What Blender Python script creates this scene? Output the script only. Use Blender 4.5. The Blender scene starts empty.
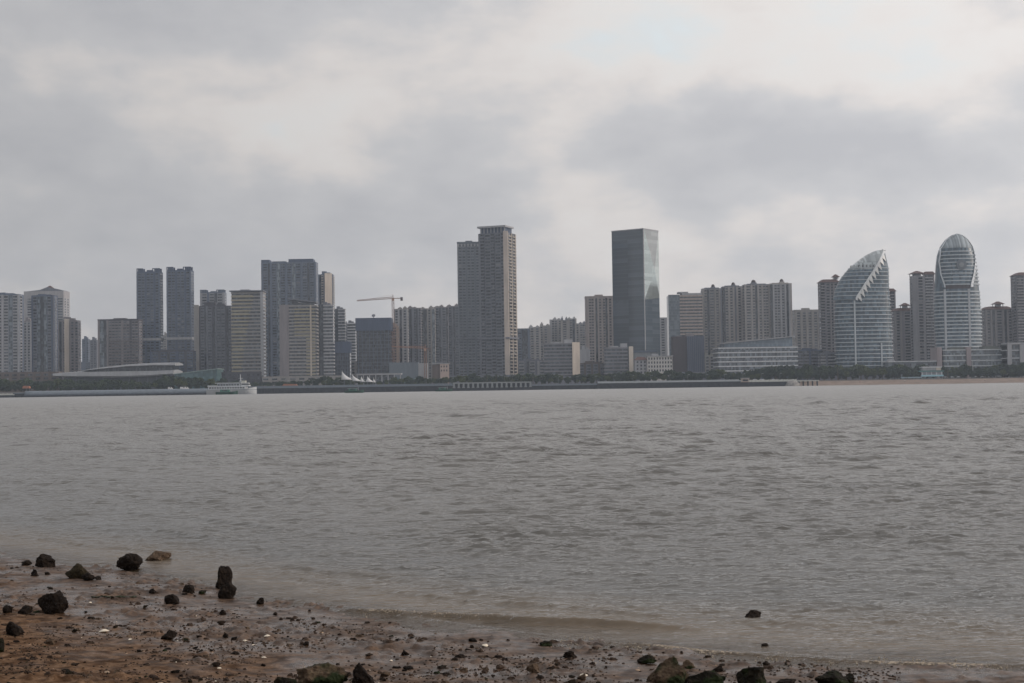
# ------------------------------------------------------------------ light settings
SKY_RAMP = [(.22, (.46, .46, .48)), (.36, (.535, .53, .54)), (.46, (.66, .625, .605)), (.55, (.71, .685, .665)), (.66, (.70, .745, .765))]
SKY_SIDE = .48; SKY_ELEV = .5; HAZE = .00010; EXPO = 0.0
import bpy, math, random
import numpy as np
from mathutils import Vector, Matrix
random.seed(7); rng = np.random.default_rng(7)
sc = bpy.context.scene
COL = sc.collection
R = math.radians
# ------------------------------------------------------------------ camera
FPX = 1422.2; CZ = 2.5
PITCH = math.atan((387.4-341.5)/FPX); ROLL = R(0.84)
Fv = Vector((0, math.cos(PITCH), math.sin(PITCH)))
U0 = Vector((0, -math.sin(PITCH), math.cos(PITCH))); R0 = Vector((1, 0, 0))
Rv = R0*math.cos(ROLL) - U0*math.sin(ROLL)
Uv = R0*math.sin(ROLL) + U0*math.cos(ROLL)
CAM = Vector((0, 0, CZ))
cd = bpy.data.cameras.new('camera'); cam = bpy.data.objects.new('camera', cd); COL.objects.link(cam)
cd.lens = 50; cd.sensor_width = 36; cd.clip_start = 0.1; cd.clip_end = 20000
m = Matrix((Rv, Uv, -Fv)).transposed().to_4x4(); m.translation = CAM
cam.matrix_world = m; sc.camera = cam

def ray(px, py): return Fv*FPX + Rv*(px-512) + Uv*(341.5-py)
def P(px, py, D):                     # point of the pixel's line of sight at distance D
    d = ray(px, py); return CAM + d*(D/d.y)
def proj(p):
    v = Vector(p)-CAM; z = v.dot(Fv); return (512+FPX*v.dot(Rv)/z, 341.5-FPX*v.dot(Uv)/z)
def G(px, py, z=0.0):
    d = ray(px, py); return CAM + d*((z-CZ)/d.z)

# ------------------------------------------------------------------ objects
def tag(o, label=None, cat=None, group=None, kind=None):
    if label: o['label'] = label
    if cat: o['category'] = cat
    if group: o['group'] = group
    if kind: o['kind'] = kind
    return o
def empty(name, loc=(0, 0, 0), rz=0.0, label=None, cat=None, group=None):
    o = bpy.data.objects.new(name, None); COL.objects.link(o)
    o.location = loc; o.rotation_euler = (0, 0, rz); o.empty_display_size = 2
    return tag(o, label, cat, group)
def copy_tree(o, parent=None):
    c = o.copy(); COL.objects.link(c); c.parent = parent
    for ch in list(o.children): copy_tree(ch, c)
    return c
class MB:
    def __init__(s): s.v = []; s.f = []; s.m = []
    def poly(s, pts, mi=0):
        b = len(s.v); s.v += [tuple(p) for p in pts]; s.f.append(tuple(range(b, b+len(pts)))); s.m.append(mi)
    def box(s, x0, x1, y0, y1, z0, z1, mi=0):
        if x0 > x1: x0, x1 = x1, x0
        if y0 > y1: y0, y1 = y1, y0
        b = len(s.v)
        s.v += [(x0,y0,z0),(x1,y0,z0),(x1,y1,z0),(x0,y1,z0),(x0,y0,z1),(x1,y0,z1),(x1,y1,z1),(x0,y1,z1)]
        s.f += [(b+3,b+2,b+1,b),(b+4,b+5,b+6,b+7),(b,b+1,b+5,b+4),(b+1,b+2,b+6,b+5),(b+2,b+3,b+7,b+6),(b+3,b,b+4,b+7)]
        s.m += [mi]*6
    def frustum(s, x0, x1, y0, y1, z0, z1, k, mi=0):      # hipped roof
        cx, cy = (x0+x1)/2, (y0+y1)/2; b = len(s.v)
        s.v += [(x0,y0,z0),(x1,y0,z0),(x1,y1,z0),(x0,y1,z0)]
        s.v += [(cx+(x-cx)*k, cy+(y-cy)*k, z1) for x, y in ((x0,y0),(x1,y0),(x1,y1),(x0,y1))]
        s.f += [(b+3,b+2,b+1,b),(b+4,b+5,b+6,b+7),(b,b+1,b+5,b+4),(b+1,b+2,b+6,b+5),(b+2,b+3,b+7,b+6),(b+3,b,b+4,b+7)]
        s.m += [mi]*6
    def tube(s, a, c, r0, r1=None, n=8, mi=0):
        r1 = r0 if r1 is None else r1
        a = Vector(a); c = Vector(c); d = (c-a).normalized()
        u = d.orthogonal().normalized(); w = d.cross(u); b = len(s.v)
        for p, r in ((a, r0), (c, r1)):
            for k in range(n):
                t = 2*math.pi*k/n; s.v.append(tuple(p+u*(r*math.cos(t))+w*(r*math.sin(t))))
        for k in range(n):
            s.f.append((b+k, b+(k+1)%n, b+n+(k+1)%n, b+n+k)); s.m.append(mi)
        s.f.append(tuple(b+k for k in reversed(range(n)))); s.f.append(tuple(b+n+k for k in range(n))); s.m += [mi, mi]
    def loft(s, rings, mi=0, cap=True):
        b = len(s.v); n = len(rings[0])
        for r in rings: s.v += [tuple(p) for p in r]
        for i in range(len(rings)-1):
            for k in range(n):
                s.f.append((b+i*n+k, b+i*n+(k+1)%n, b+(i+1)*n+(k+1)%n, b+(i+1)*n+k)); s.m.append(mi)
        if cap:
            s.f.append(tuple(b+k for k in reversed(range(n)))); s.f.append(tuple(b+(len(rings)-1)*n+k for k in range(n))); s.m += [mi, mi]
    def prism(s, poly, y0, y1, mi=0):                      # polygon in xz, extruded along y
        b = len(s.v); n = len(poly)
        s.v += [(x, y0, z) for x, z in poly] + [(x, y1, z) for x, z in poly]
        s.f.append(tuple(b+k for k in range(n))); s.f.append(tuple(b+n+k for k in reversed(range(n)))); s.m += [mi, mi]
        for k in range(n):
            s.f.append((b+(k+1)%n, b+k, b+n+k, b+n+(k+1)%n)); s.m.append(mi)
    def build(s, name, mats, parent=None, smooth=False, loc=None):
        me = bpy.data.meshes.new(name); me.from_pydata(s.v, [], s.f)
        if not isinstance(mats, (list, tuple)): mats = [mats]
        for x in mats: me.materials.append(x)
        me.polygons.foreach_set('material_index', s.m)
        if smooth: me.polygons.foreach_set('use_smooth', [True]*len(s.f))
        me.update()
        o = bpy.data.objects.new(name, me); COL.objects.link(o)
        if parent: o.parent = parent
        if loc: o.location = loc
        return o

# ------------------------------------------------------------------ numpy noise
_perm = rng.random((256, 256))
def vnoise(x, y):
    xi = np.floor(x).astype(int); yi = np.floor(y).astype(int); fx = x-xi; fy = y-yi
    fx = fx*fx*fx*(fx*(fx*6-15)+10); fy = fy*fy*fy*(fy*(fy*6-15)+10)
    g = lambda a, b: _perm[a & 255, b & 255]
    return ((g(xi,yi)*(1-fx)+g(xi+1,yi)*fx)*(1-fy)+(g(xi,yi+1)*(1-fx)+g(xi+1,yi+1)*fx)*fy)*2-1
def fbm(x, y, o=4, g=0.5):
    x = np.asarray(x, float); y = np.asarray(y, float); a = 1; t = 0; s = 0
    for k in range(o):
        c, sn = math.cos(0.6*k), math.sin(0.6*k)
        t = t+a*vnoise((x*c-y*sn)*2**k+17.3*k, (x*sn+y*c)*2**k+5.1*k); s += a; a *= g
    return t/s

# ------------------------------------------------------------------ materials
def new_mat(name):
    mt = bpy.data.materials.new(name); mt.use_nodes = True
    nt = mt.node_tree; return mt, nt, nt.nodes['Principled BSDF']
def N(nt, t, **kw):
    n = nt.nodes.new(t)
    for k, v in kw.items():
        if k in n.inputs: n.inputs[k].default_value = v
        else: setattr(n, k, v)
    return n
def ramp(nt, fac, stops):
    r = N(nt, 'ShaderNodeValToRGB'); e = r.color_ramp.elements
    while len(e) < len(stops): e.new(0.5)
    for i, (p, c) in enumerate(stops):
        e[i].position = p; e[i].color = (*c, 1) if len(c) == 3 else c
    nt.links.new(fac, r.inputs[0]); return r.outputs[0]
_mc = {}
def wall(c, var=0.14, rough=0.8):
    key = ('w', c, var)
    if key in _mc: return _mc[key]
    mt, nt, b = new_mat('facade_paint'); L = nt.links.new
    tc = N(nt, 'ShaderNodeTexCoord')
    mp = N(nt, 'ShaderNodeMapping'); mp.inputs['Scale'].default_value = (0.35, 0.35, 0.05); L(tc.outputs['Object'], mp.inputs[0])
    n1 = N(nt, 'ShaderNodeTexNoise', Scale=1.0, Detail=6.0, Roughness=0.6); L(mp.outputs[0], n1.inputs['Vector'])
    n2 = N(nt, 'ShaderNodeTexNoise', Scale=0.9, Detail=3.0); L(tc.outputs['Object'], n2.inputs['Vector'])
    mx = N(nt, 'ShaderNodeMath', operation='MULTIPLY_ADD'); L(n2.outputs[0], mx.inputs[0]); mx.inputs[1].default_value = 0.4; L(n1.outputs[0], mx.inputs[2])
    lo = tuple(x*(1-var*1.6) for x in c); hi = tuple(min(1, x*(1+var)) for x in c)
    L(ramp(nt, mx.outputs[0], [(0.45, lo), (0.95, hi)]), b.inputs['Base Color'])
    b.inputs['Roughness'].default_value = rough; b.inputs['Specular IOR Level'].default_value = 0.3
    _mc[key] = mt; return mt
def glass(c, rough=0.12, cell=(1.6, 1.6, 3.1), var=0.5, spec=0.6, line=0.35):
    key = ('g', c, rough, cell, var, spec, line)
    if key in _mc: return _mc[key]
    mt, nt, b = new_mat('window_glass'); L = nt.links.new
    tc = N(nt, 'ShaderNodeTexCoord')
    dv = N(nt, 'ShaderNodeVectorMath', operation='DIVIDE'); L(tc.outputs['Object'], dv.inputs[0]); dv.inputs[1].default_value = cell
    fl = N(nt, 'ShaderNodeVectorMath', operation='FLOOR'); L(dv.outputs[0], fl.inputs[0])
    wn = N(nt, 'ShaderNodeTexWhiteNoise'); wn.noise_dimensions = '3D'; L(fl.outputs[0], wn.inputs[0])
    big = N(nt, 'ShaderNodeTexNoise', Scale=0.045, Detail=2.0); L(tc.outputs['Object'], big.inputs['Vector'])
    md = N(nt, 'ShaderNodeMath', operation='MULTIPLY_ADD'); L(big.outputs[0], md.inputs[0]); md.inputs[1].default_value = 0.5; L(wn.outputs[0], md.inputs[2])
    lo = tuple(x*(1-var) for x in c); hi = tuple(min(1, x*(1+var)) for x in c); pale = tuple(min(1, x*(1+2.5*var)+0.02) for x in c)
    col = ramp(nt, md.outputs[0], [(0.2, lo), (0.95, hi), (1.15 if False else 1.0, pale)])
    if line:
        sp = N(nt, 'ShaderNodeSeparateXYZ'); L(dv.outputs[0], sp.inputs[0])
        fr = N(nt, 'ShaderNodeMath', operation='FRACT'); L(sp.outputs[2], fr.inputs[0])
        lt = N(nt, 'ShaderNodeMath', operation='LESS_THAN'); L(fr.outputs[0], lt.inputs[0]); lt.inputs[1].default_value = 0.2
        ml = N(nt, 'ShaderNodeMath', operation='MULTIPLY'); L(lt.outputs[0], ml.inputs[0]); ml.inputs[1].default_value = line
        mx = N(nt, 'ShaderNodeMix', data_type='RGBA'); L(ml.outputs[0], mx.inputs[0]); L(col, mx.inputs[6]); mx.inputs[7].default_value = (0.22, 0.24, 0.26, 1)
        col = mx.outputs[2]
    L(col, b.inputs['Base Color'])
    b.inputs['Roughness'].default_value = rough; b.inputs['Specular IOR Level'].default_value = spec
    _mc[key] = mt; return mt
def flat(name, c, rough=0.7, metal=0.0, spec=0.4, var=0.12, sc_=3.0):
    key = ('f', name, c)
    if key in _mc: return _mc[key]
    mt, nt, b = new_mat(name); L = nt.links.new
    tc = N(nt, 'ShaderNodeTexCoord')
    n1 = N(nt, 'ShaderNodeTexNoise', Scale=sc_, Detail=5.0); L(tc.outputs['Object'], n1.inputs['Vector'])
    L(ramp(nt, n1.outputs[0], [(0.3, tuple(x*(1-var) for x in c)), (0.7, tuple(min(1, x*(1+var)) for x in c))]), b.inputs['Base Color'])
    b.inputs['Roughness'].default_value = rough; b.inputs['Metallic'].default_value = metal; b.inputs['Specular IOR Level'].default_value = spec
    _mc[key] = mt; return mt
# ------------------------------------------------------------------ city palette
GD = glass((0.035, 0.042, 0.052)); GB = glass((0.07, 0.085, 0.10)); GDk = glass((0.02, 0.024, 0.03), line=0.0)
GM = glass((0.075, 0.085, 0.10), 0.25, var=.25, line=0.0); CUR = glass((0.10, 0.105, 0.115), 0.5, var=.25, line=0.0)
STEELBLUE = wall((0.078, 0.10, 0.15)); BLUEGREY = wall((0.125, 0.15, 0.20)); DARKGREY = wall((0.075, 0.075, 0.09))
GREY = wall((0.165, 0.175, 0.205)); BEIGE = wall((0.27, 0.26, 0.255)); PINK = wall((0.22, 0.205, 0.215)); PALE = wall((0.34, 0.345, 0.365))
WHITE = wall((0.55, 0.57, 0.60)); CREAM = wall((0.46, 0.41, 0.36)); YELLOW = wall((0.33, 0.295, 0.205)); REDROOF = wall((0.10, 0.06, 0.055))
BROWN = wall((0.13, 0.105, 0.095)); TEAL = glass((0.055, 0.105, 0.115), 0.3, var=.2, line=0.0); TREEDK = None
ROOFDK = wall((0.07, 0.06, 0.06)); MUD = wall((0.20, 0.19, 0.18))
WG = [GDk, GD, GM, CUR]           # panes: slots 1..4 after the wall in slot 0
GROUND_Z = 5.0
FLOOR = 3.1

def shaft(s, f0, f1, z1, k=1.0, mat=None, name='lit_shaft'):  # pale colour and slanted face stand in for a sunlit side
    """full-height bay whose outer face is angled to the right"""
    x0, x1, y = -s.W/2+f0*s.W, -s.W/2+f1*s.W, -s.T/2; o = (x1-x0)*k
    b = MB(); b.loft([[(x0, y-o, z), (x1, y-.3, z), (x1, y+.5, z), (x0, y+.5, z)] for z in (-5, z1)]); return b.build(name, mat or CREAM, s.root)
def solve_box(x0, x1, D, ratio, yaw):
    W = (x1-x0)*D/FPX; cx = ((x0+x1)/2-512)*D/FPX
    for _ in range(30):
        T = W*ratio; cy = D + T/2
        xs = []
        for sx in (-1, 1):
            for sy in (-1, 1):
                lx, ly = sx*W/2, sy*T/2
                wx = cx+lx*math.cos(yaw)-ly*math.sin(yaw); wy = cy+lx*math.sin(yaw)+ly*math.cos(yaw)
                xs.append(proj((wx, wy, 45))[0])
        a, b = min(xs), max(xs)
        W *= ((x1-x0)/(b-a))**0.8; cx += ((x0+x1)/2-(a+b)/2)*D/FPX
    return W, W*ratio, cx, D+W*ratio/2

class Bld:
    def __init__(s, name, label, x0, x1, ytop, D, ratio=0.6, yaw=0, cat='tower', group=None):
        yaw = R(yaw)
        s.W, s.T, s.cx, s.cy = solve_box(x0, x1, D, ratio, yaw)
        s.H = P((x0+x1)/2, ytop, D+s.T*0.3).z-GROUND_Z; s.D = D
        s.root = empty(name, (s.cx, s.cy, GROUND_Z), yaw, label, cat, group)
    def fb(s, mb, face, u0, u1, z0, z1, o0, o1, mi=0):
        W, T = s.W/2, s.T/2
        if face == 'F': mb.box(-W+u0, -W+u1, -T-o1, -T-o0, z0, z1, mi)
        elif face == 'R': mb.box(W+o0, W+o1, -T+u0, -T+u1, z0, z1, mi)
        elif face == 'L': mb.box(-W-o1, -W-o0, T-u1, T-u0, z0, z1, mi)
    def fw(s, face): return s.W if face == 'F' else s.T
    def zpix(s, py):                       # height above base of a picture row on the front
        px = proj((s.cx, s.cy, 50))[0]
        return P(px, py, s.cy-s.T/2).z-GROUND_Z
    def core(s, mat, top=0.0, name='wall'):
        b = MB(); b.box(-s.W/2, s.W/2, -s.T/2, s.T/2, -5, s.H+top); return b.build(name, mat, s.root)
    def bays(s, face, pat, z0, z1, wallm, rail=None, n_rep=1, fl=FLOOR, ph=0.5):
        """p plain, P pilaster, w punched windows, W wide windows, b balconies, g glass strip, d dark strip for slot shade"""
        pat = pat*n_rep; wd = {'p': .7, 'P': .6, 'w': 1.1, 'W': 2.0, 'b': 2.1, 'B': 1.3, 'g': 1.5, 'd': 0.9}
        tot = sum(wd[c] for c in pat); k = s.fw(face)/tot; u = 0; rail = rail or wallm
        nf = max(1, int((z1-z0)/fl))
        fl = (z1-z0)/nf
        for c in pat:
            w = wd[c]*k; a, e = u, u+w; u += w; mb = MB()
            if c == 'p': continue
            if c == 'P':
                s.fb(mb, face, a, e, z0-1, z1+0.7, -0.1, 0.7); mb.build('pilaster', rail, s.root); continue
            if c in 'wW':
                s.fb(mb, face, a+w*0.05, e-w*0.05, z0-.2, z0+nf*fl, -0.04, 0.02, 0)
                for i in range(nf):
                    z = z0+i*fl
                    mi = random.choices((1, 2, 3, 4), (5, 4, 1.5, 0.6))[0]
                    s.fb(mb, face, a+w*0.12, e-w*0.12, z+fl*0.25, z+fl*0.78, -0.05, 0.06, mi)
                    s.fb(mb, face, a+w*0.06, e-w*0.06, z+fl*0.15, z+fl*0.22, -0.05, 0.35, 0)
                mb.build('window_strip', [rail]+WG, s.root)
            if c in 'bB':
                s.fb(mb, face, a+w*0.03, e-w*0.03, z0, z1, -0.05, 0.05, 1)
                for i in range(nf):
                    z = z0+i*fl; q = random.random()*0.1
                    s.fb(mb, face, a+w*0.05, e-w*0.05, z, z+fl*(0.34+q), 0.03, 1.3, 0)
                    if random.random() < 0.22: s.fb(mb, face, a+w*0.2, e-w*(0.2+0.3*random.random()), z+fl*.4, z+fl*.95, 0.03, 0.3, random.choice((3, 4)))
                mb.build('balcony_stack', [rail]+WG, s.root)
            if c == 'g':
                s.fb(mb, face, a+w*0.04, e-w*0.04, z0, z1, -0.05, 0.12, 0)
                mb.build('glass_strip', GB, s.root)
            if c == 'd':
                s.fb(mb, face, a, e, z0, z1, -0.05, 0.04, 0)  # flush dark glass, its colour stands in for the shade of a slot
                mb.build('dark_strip', GDk, s.root)
    def bands(s, mat, z0, z1, fl=3.4, h=0.45, out=0.5, name='floor_band', x=(0, 1)):
        W, T = s.W/2, s.T/2; nf = int((z1-z0)/fl); first = None
        for i in range(nf+1):
            if first is None:
                b = MB(); b.box(-W-out+x[0]*2*W, -W+out+x[1]*2*W, -T-out, T+out, 0, fl*h); first = b.build(name, mat, s.root); o = first
            else: o = first.copy(); COL.objects.link(o); o.parent = s.root
            o.location = (0, 0, z0+i*(z1-z0)/nf)
    def lift_house(s, mat, kind='box', h=4.0):
        W, T, H = s.W/2, s.T/2, s.H
        if kind == 'box':
            b = MB(); b.box(-W*0.6, W*0.7, -T*0.7, T*0.6, H-.5, H+.5); b.box(-W*0.5, W*0.1, -T*0.5, T*0.5, H, H+h); b.box(W*0.2, W*0.6, -T*0.6, T*0.3, H, H+h*0.6); b.build('lift_house', mat, s.root)
        if kind == 'frame':
            for a, e in ((-1, -0.45), (0.35, 1)):
                b = MB()
                for x in np.linspace(a, e-0.08, 4): b.box(x*W, (x+0.07)*W, -T, -T+1, H, H+h)
                b.box(a*W, e*W, -T-0.003, -T+1.1, H+h, H+h+0.8); b.box(a*W, e*W, T*0.2, T*0.3, H, H+h+0.8)
                b.build('roof_frame', mat, s.root)
            b = MB(); b.box(-W*0.97, W*0.5, -T*0.55, T*0.65, H-.5, H+.5); b.box(-W*0.95, -W*0.55, -T*0.5, T*0.6, H, H+h*1.2); b.box(-W*0.2, W*0.25, -T*0.5, T*0.6, H, H+h*0.7); b.build('lift_house', mat, s.root)
        if kind == 'parapet':
            b = MB(); b.box(-W-.3, W+.3, -T-.3, -T+.4, H-0.5, H+h*0.4); b.box(-W-.3, W+.3, T-.4, T+.3, H-0.5, H+h*0.4)
            b.box(-W-.3, -W+.4, -T+.4, T-.4, H-.5, H+h*.4-.01); b.box(W-.4, W+.3, -T+.4, T-.4, H-.5, H+h*.4-.01); b.build('parapet', mat, s.root)
            b = MB(); b.box(-W*0.3, W*0.3, -T*0.4, T*0.5, H, H+h); b.build('lift_house', mat, s.root)
        if kind == 'dome':
            for c in (random.choice((-.2, .15, .3)),):
                b = MB(); b.box(-W*.7, W*.75, -T*.4, T*.5, H-.5, H+h*random.uniform(.2, .4)); b.build('parapet', mat, s.root)
                b = MB(); b.box(W*(c-.2), W*(c+.2), -T*.7, T*.2, H, H+h*.6); b.build('lift_house', mat, s.root)
                b = MB(); rg = []
                for q in range(6):
                    t = q/5*math.pi/2; r = W*0.17*math.cos(t)+0.2
                    rg.append([(W*c+r*math.cos(a), -T*.25+r*math.sin(a), H+h*.6+h*0.9*math.sin(t)) for a in np.linspace(0, 2*math.pi, 13)[:-1]])
                b.loft(rg); b.build('roof_dome', ROOFDK, s.root, smooth=True)
        if kind == 'pinnacle':
            for c in ((-0.6, 0.5), (-.1, .6), (-.5, .1), (.2,))[random.randrange(4)]:
                b = MB(); k = random.uniform(.4, 1.1); b.box(W*(c-.3), W*(c+.25), -T*.6, T*.3, H, H+h*.8*k); b.box(W*(c-.12), W*(c+.10), -T*.4, T*.1, H+h*.8*k, H+h*1.35*k); b.build('roof_turret', mat, s.root)
    def hip(s, x0, x1, z, h=3, k=0.3, mat=None, over=1.2, posts=True):
        """open pavilion with a hipped tile roof on the roof deck"""
        T = s.T/2; w = (x1-x0)/2
        y0, y1 = -T+1, -T+1+2*w*0.9
        if posts:
            b = MB()
            for x in (x0+.5, (x0+x1)/2-.3, x1-1.1):
                for y in (y0+.3, y1-.9): b.box(x, x+.6, y, y+.6, z, z+2.6)
            b.box(x0+w*.5, x1-w*.5, y0+w*.4, y1-w*.4, z, z+2.2)
            b.build('pavilion_posts', PALE, s.root); z += 2.6
        b = MB(); b.frustum(x0-over, x1+over, y0-over, y1+over, z, z+h, k); b.build('tiled_roof', mat or REDROOF, s.root)

def resi(name, label, x0, x1, ytop, D, pat, wallm, rail=None, ratio=0.6, yaw=0, rep=1, side='pwpBpw', roof='box', rh=4.0, cat='apartment tower', group=None, z1=None):
    s = Bld(name, label, x0, x1, ytop, D, ratio, yaw, cat, group)
    s.core(wallm); ph = s.H-1.2
    s.bays('F', pat, 4, ph, wallm, rail, rep)
    ca = s.cx/s.cy
    if ca < 0.02 or yaw < 0: s.bays('R', side, 4, ph, wallm, rail)
    if ca > -0.02 or yaw > 0: s.bays('L', side, 4, ph, wallm, rail)
    if roof: s.lift_house(wallm, roof, rh)
    return s

# ================================================================== buildings, left to right
resi('apartment_tower', 'blue-grey twin-bay tower cut by the left edge of the photo', -14, 24, 294.5, 1450, 'PWgWPWgWP', BLUEGREY, PALE, 0.4, 0, 1, 'pWpp', 'box', 2)
s = Bld('office_slab', 'wide pale slab with a small peaked roof behind the leftmost towers', 24, 70, 291.5, 1700, 0.5, 0, 'tower'); s.core(wall((.34, .335, .35)))
s.bays('F', 'pWpWWpW', 4, s.H-8, PALE); b = MB(); b.prism([(-s.W*.42, s.H), (s.W*.5, s.H), (s.W*.42, s.H+1.5), (s.W*0.1, s.H+5), (-s.W*.1, s.H+1.5)], -s.T/2, s.T/2); b.build('roof_gable', GREY, s.root)
b = MB(); b.frustum(s.W*.02, s.W*.18, -s.T*.3, s.T*.1, s.H+4, s.H+7, 0.2); b.build('roof_cap', REDROOF, s.root)
s.bays('R', 'pWpWp', 4, s.H-8, PALE)
resi('apartment_tower', 'narrow pinkish tower squeezed behind the left twin-bay towers', 23, 34, 321, 1580, 'PwPwP', PINK, PALE, 0.9)
resi('apartment_tower', 'blue-grey tower with one dark glass strip beside the left edge tower', 31.5, 58, 295.5, 1480, 'pWgddgWpP', STEELBLUE, GREY, 0.5, 0, 1, 'pWp', 'box', 1.5)
s = resi('apartment_tower', 'pinkish tower with one sunlit cream strip left of the dark gridded block', 58, 81, 320.5, 1560, 'PdpwPdPwPw', PINK, PINK, 0.5)
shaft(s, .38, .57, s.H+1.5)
resi('apartment_tower', 'small hazy tower far behind the gap before the gridded block', 82, 90.5, 339, 1950, 'pwpw', BLUEGREY, None, 1.0)
resi('apartment_tower', 'small grey tower touching the gridded block from behind', 90, 99, 340, 1850, 'pwpwp', GREY, None, 1.0)
s = resi('apartment_block', 'dark brown-grey block with a dense window grid left of the twin blue towers', 98, 143, 320, 1500, 'PgdPwwwwPwwpww', DARKGREY, PINK, 0.45, 0, 1, 'pwwp', 'parapet', 2, 'apartment block')
b = MB()
for i in range(15): s.fb(b, 'F', s.W*.27, s.W*1.0, 6+i*3.3, 6.9+i*3.3, 0, .9)
b.build('balcony_rail', wall((.17, .15, .15)), s.root)
tw = 'tall slim blue-grey tower of the twin pair, '
for x0, x1, yt, e in ((137, 163.5, 272, 'the left one'), (167, 194.5, 270.5, 'the right one')):
    s = resi('twin_tower', tw+e, x0, x1, yt, 1550, 'PWWpWWpWP', STEELBLUE, BLUEGREY, 0.55, 0, 1, 'pWWp', 'frame', 3, 'tower', 'twin blue-grey towers')
    b = MB(); z = s.H*0.42; b.box(-s.W/2-.8, s.W/2+.8, -s.T/2-.8, s.T/2+.8, z, z+2.5); b.build('refuge_floor', PALE, s.root)
resi('apartment_tower', 'tiny beige tower glimpsed in the slot between the twin towers', 163, 168.5, 335, 1900, 'pwp', BEIGE, None, 1.0)
resi('apartment_tower', 'grey-blue tower with open roof frames right of the twin towers', 200.5, 227, 292.5, 1600, 'PWpWdWP', BLUEGREY, PALE, 0.5, 0, 1, 'pwp', 'frame', 2.2)
s = resi('apartment_tower', 'dark tower with pale balconies on its left edge in front of the framed roof', 194.5, 234, 306, 1480, 'bpWdPWpdPWWpdw', DARKGREY, GREY, 0.4)
b = MB(); b.box(-s.W/2, -s.W*.37, -s.T/2-2, -s.T/2-.1, 0, s.H+1); b.build('lit_shaft', BEIGE, s.root)  # beige box puts the lit balcony edge into the colour
s.root.children[1]  # balcony stack stays on the wall
resi('podium_block', 'dark low housing block at the foot of the twin towers', 150, 196, 351, 1440, 'PWpWdWPWpW', DARKGREY, STEELBLUE, 0.3, 0, 1, 'pw', 'box', 1.5, 'housing block')

def ribbon(name, label, x0, x1, ytop, D, bandm, ratio=0.6, yaw=0, fl=3.5, h=0.42, corem=None, roof=None, out=0.5, cat='office tower', xr=(0, 1)):
    s = Bld(name, label, x0, x1, ytop, D, ratio, yaw, cat); s.core(corem or GD, name='glass_core')
    s.bands(bandm, 3, s.H-fl*h, fl, h, out, x=xr)
    if roof: s.lift_house(GREY, roof, 3)
    return s
s = ribbon('office_tower', 'cream and yellow banded tower with a flat hat roof behind the ferry', 232, 266, 292.5, 1430, BEIGE, 0.55, corem=GD, roof='box')
b = MB()
nf = int((s.H-3)/3.5)
for i in range(nf):
    z = 3+i*(s.H-4.5)/nf+1.6; k = 0.30+0.45*(i/nf)**1.6
    b.box(-s.W/2-.4, -s.W/2+s.W*k, -s.T/2-.75, -s.T/2, z-1.7, z-.6)
    if i % 5 == 0: b.box(-s.W/2+s.W*.02, -s.W/2+s.W*(k-.05), -s.T/2-.3, -s.T/2, z-.6, z+.5)
b.build('yellow_lit_band', YELLOW, s.root)  # yellow strips carry the sunlit patches of the facade in their colour
b = MB(); s.fb(b, 'F', s.W*.93, s.W*1.02, 0, s.H+.5, 0, 1); b.build('edge_fin', PALE, s.root)
b = MB(); b.box(-s.W/2-2, s.W/2+1, -s.T/2-2, s.T/2, s.H+.7, s.H+1.8); b.build('roof_slab', GREY, s.root)
s = resi('apartment_slab', 'big blue-grey slab tower rising behind the banded towers', 262, 319, 262.5, 1660, 'PWdPWgWPWgWPWdWP', BLUEGREY, BLUEGREY, 0.3, 0, 1, 'pWp', None, 2)
b = MB()
for a, e, h in ((0, .15, 3), (.2, .45, 1), (.5, .95, 3.5)): b.box(-s.W/2+a*s.W, -s.W/2+e*s.W, -s.T/2, s.T/3, s.H, s.H+h)
b.build('lift_house', STEELBLUE, s.root)
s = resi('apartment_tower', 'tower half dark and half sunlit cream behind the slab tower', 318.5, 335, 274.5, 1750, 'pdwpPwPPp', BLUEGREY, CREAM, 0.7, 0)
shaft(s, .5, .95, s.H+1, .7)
s = ribbon('office_tower', 'beige banded tower with a tilted canopy roof in front of the slab', 280, 319.5, 305.5, 1415, BEIGE, 0.6, 0, 3.3, 0.45, roof=None)
b = MB(); s.fb(b, 'F', 0, s.W*.25, 0, s.H+.5, 0, 1.2); b.build('side_shaft', PINK, s.root)
b = MB()
nf = int((s.H-3)/3.3)
for i in range(nf):
    z = 3+i*(s.H-4.5)/nf; k = 0.95-0.5*(i/nf)**2
    b.box(-s.W/2+s.W*(.72 if i < nf*.6 else .4), -s.W/2+s.W*.97, -s.T/2-.75, -s.T/2, z+.1, z+1.2)
b.build('yellow_lit_band', YELLOW, s.root)  # yellow colour paints the sunlit stretch of these bands
b = MB(); s.fb(b, 'F', s.W*.83, s.W*.87, 0, s.H, 0, 1.0); b.build('edge_fin', CREAM, s.root)
b = MB(); b.prism([(-s.W*.28, s.H+6), (s.W*.5, s.H+2.2), (s.W*.5, s.H+3.4), (-s.W*.3, s.H+7.4)], -s.T/2-1, s.T/2); b.build('canopy_roof', GREY, s.root)
b = MB(); b.box(-s.W*.22, s.W*.44, -s.T/3, s.T/3, s.H, s.H+2.8); b.box(-s.W*.22, 0, -s.T/3, s.T/3-.1, s.H+2.8, s.H+5); b.build('lift_house', GD, s.root)
s = ribbon('office_tower', 'narrow white-banded tower with a dark left strip beside the canopy tower', 319.5, 334.5, 305, 1430, PALE, 0.7, 0, 3.3, 0.45, roof='box')
b = MB(); s.fb(b, 'F', -.6, s.W*.3, 0, s.H+.3, 0, .9); b.build('dark_strip', GDk, s.root)
s = ribbon('office_tower', 'slim pale lattice tower stepping down right of the banded pair', 334, 346, 309, 1600, PALE, 0.7, 0, 3.3, 0.4, roof='box')
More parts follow.
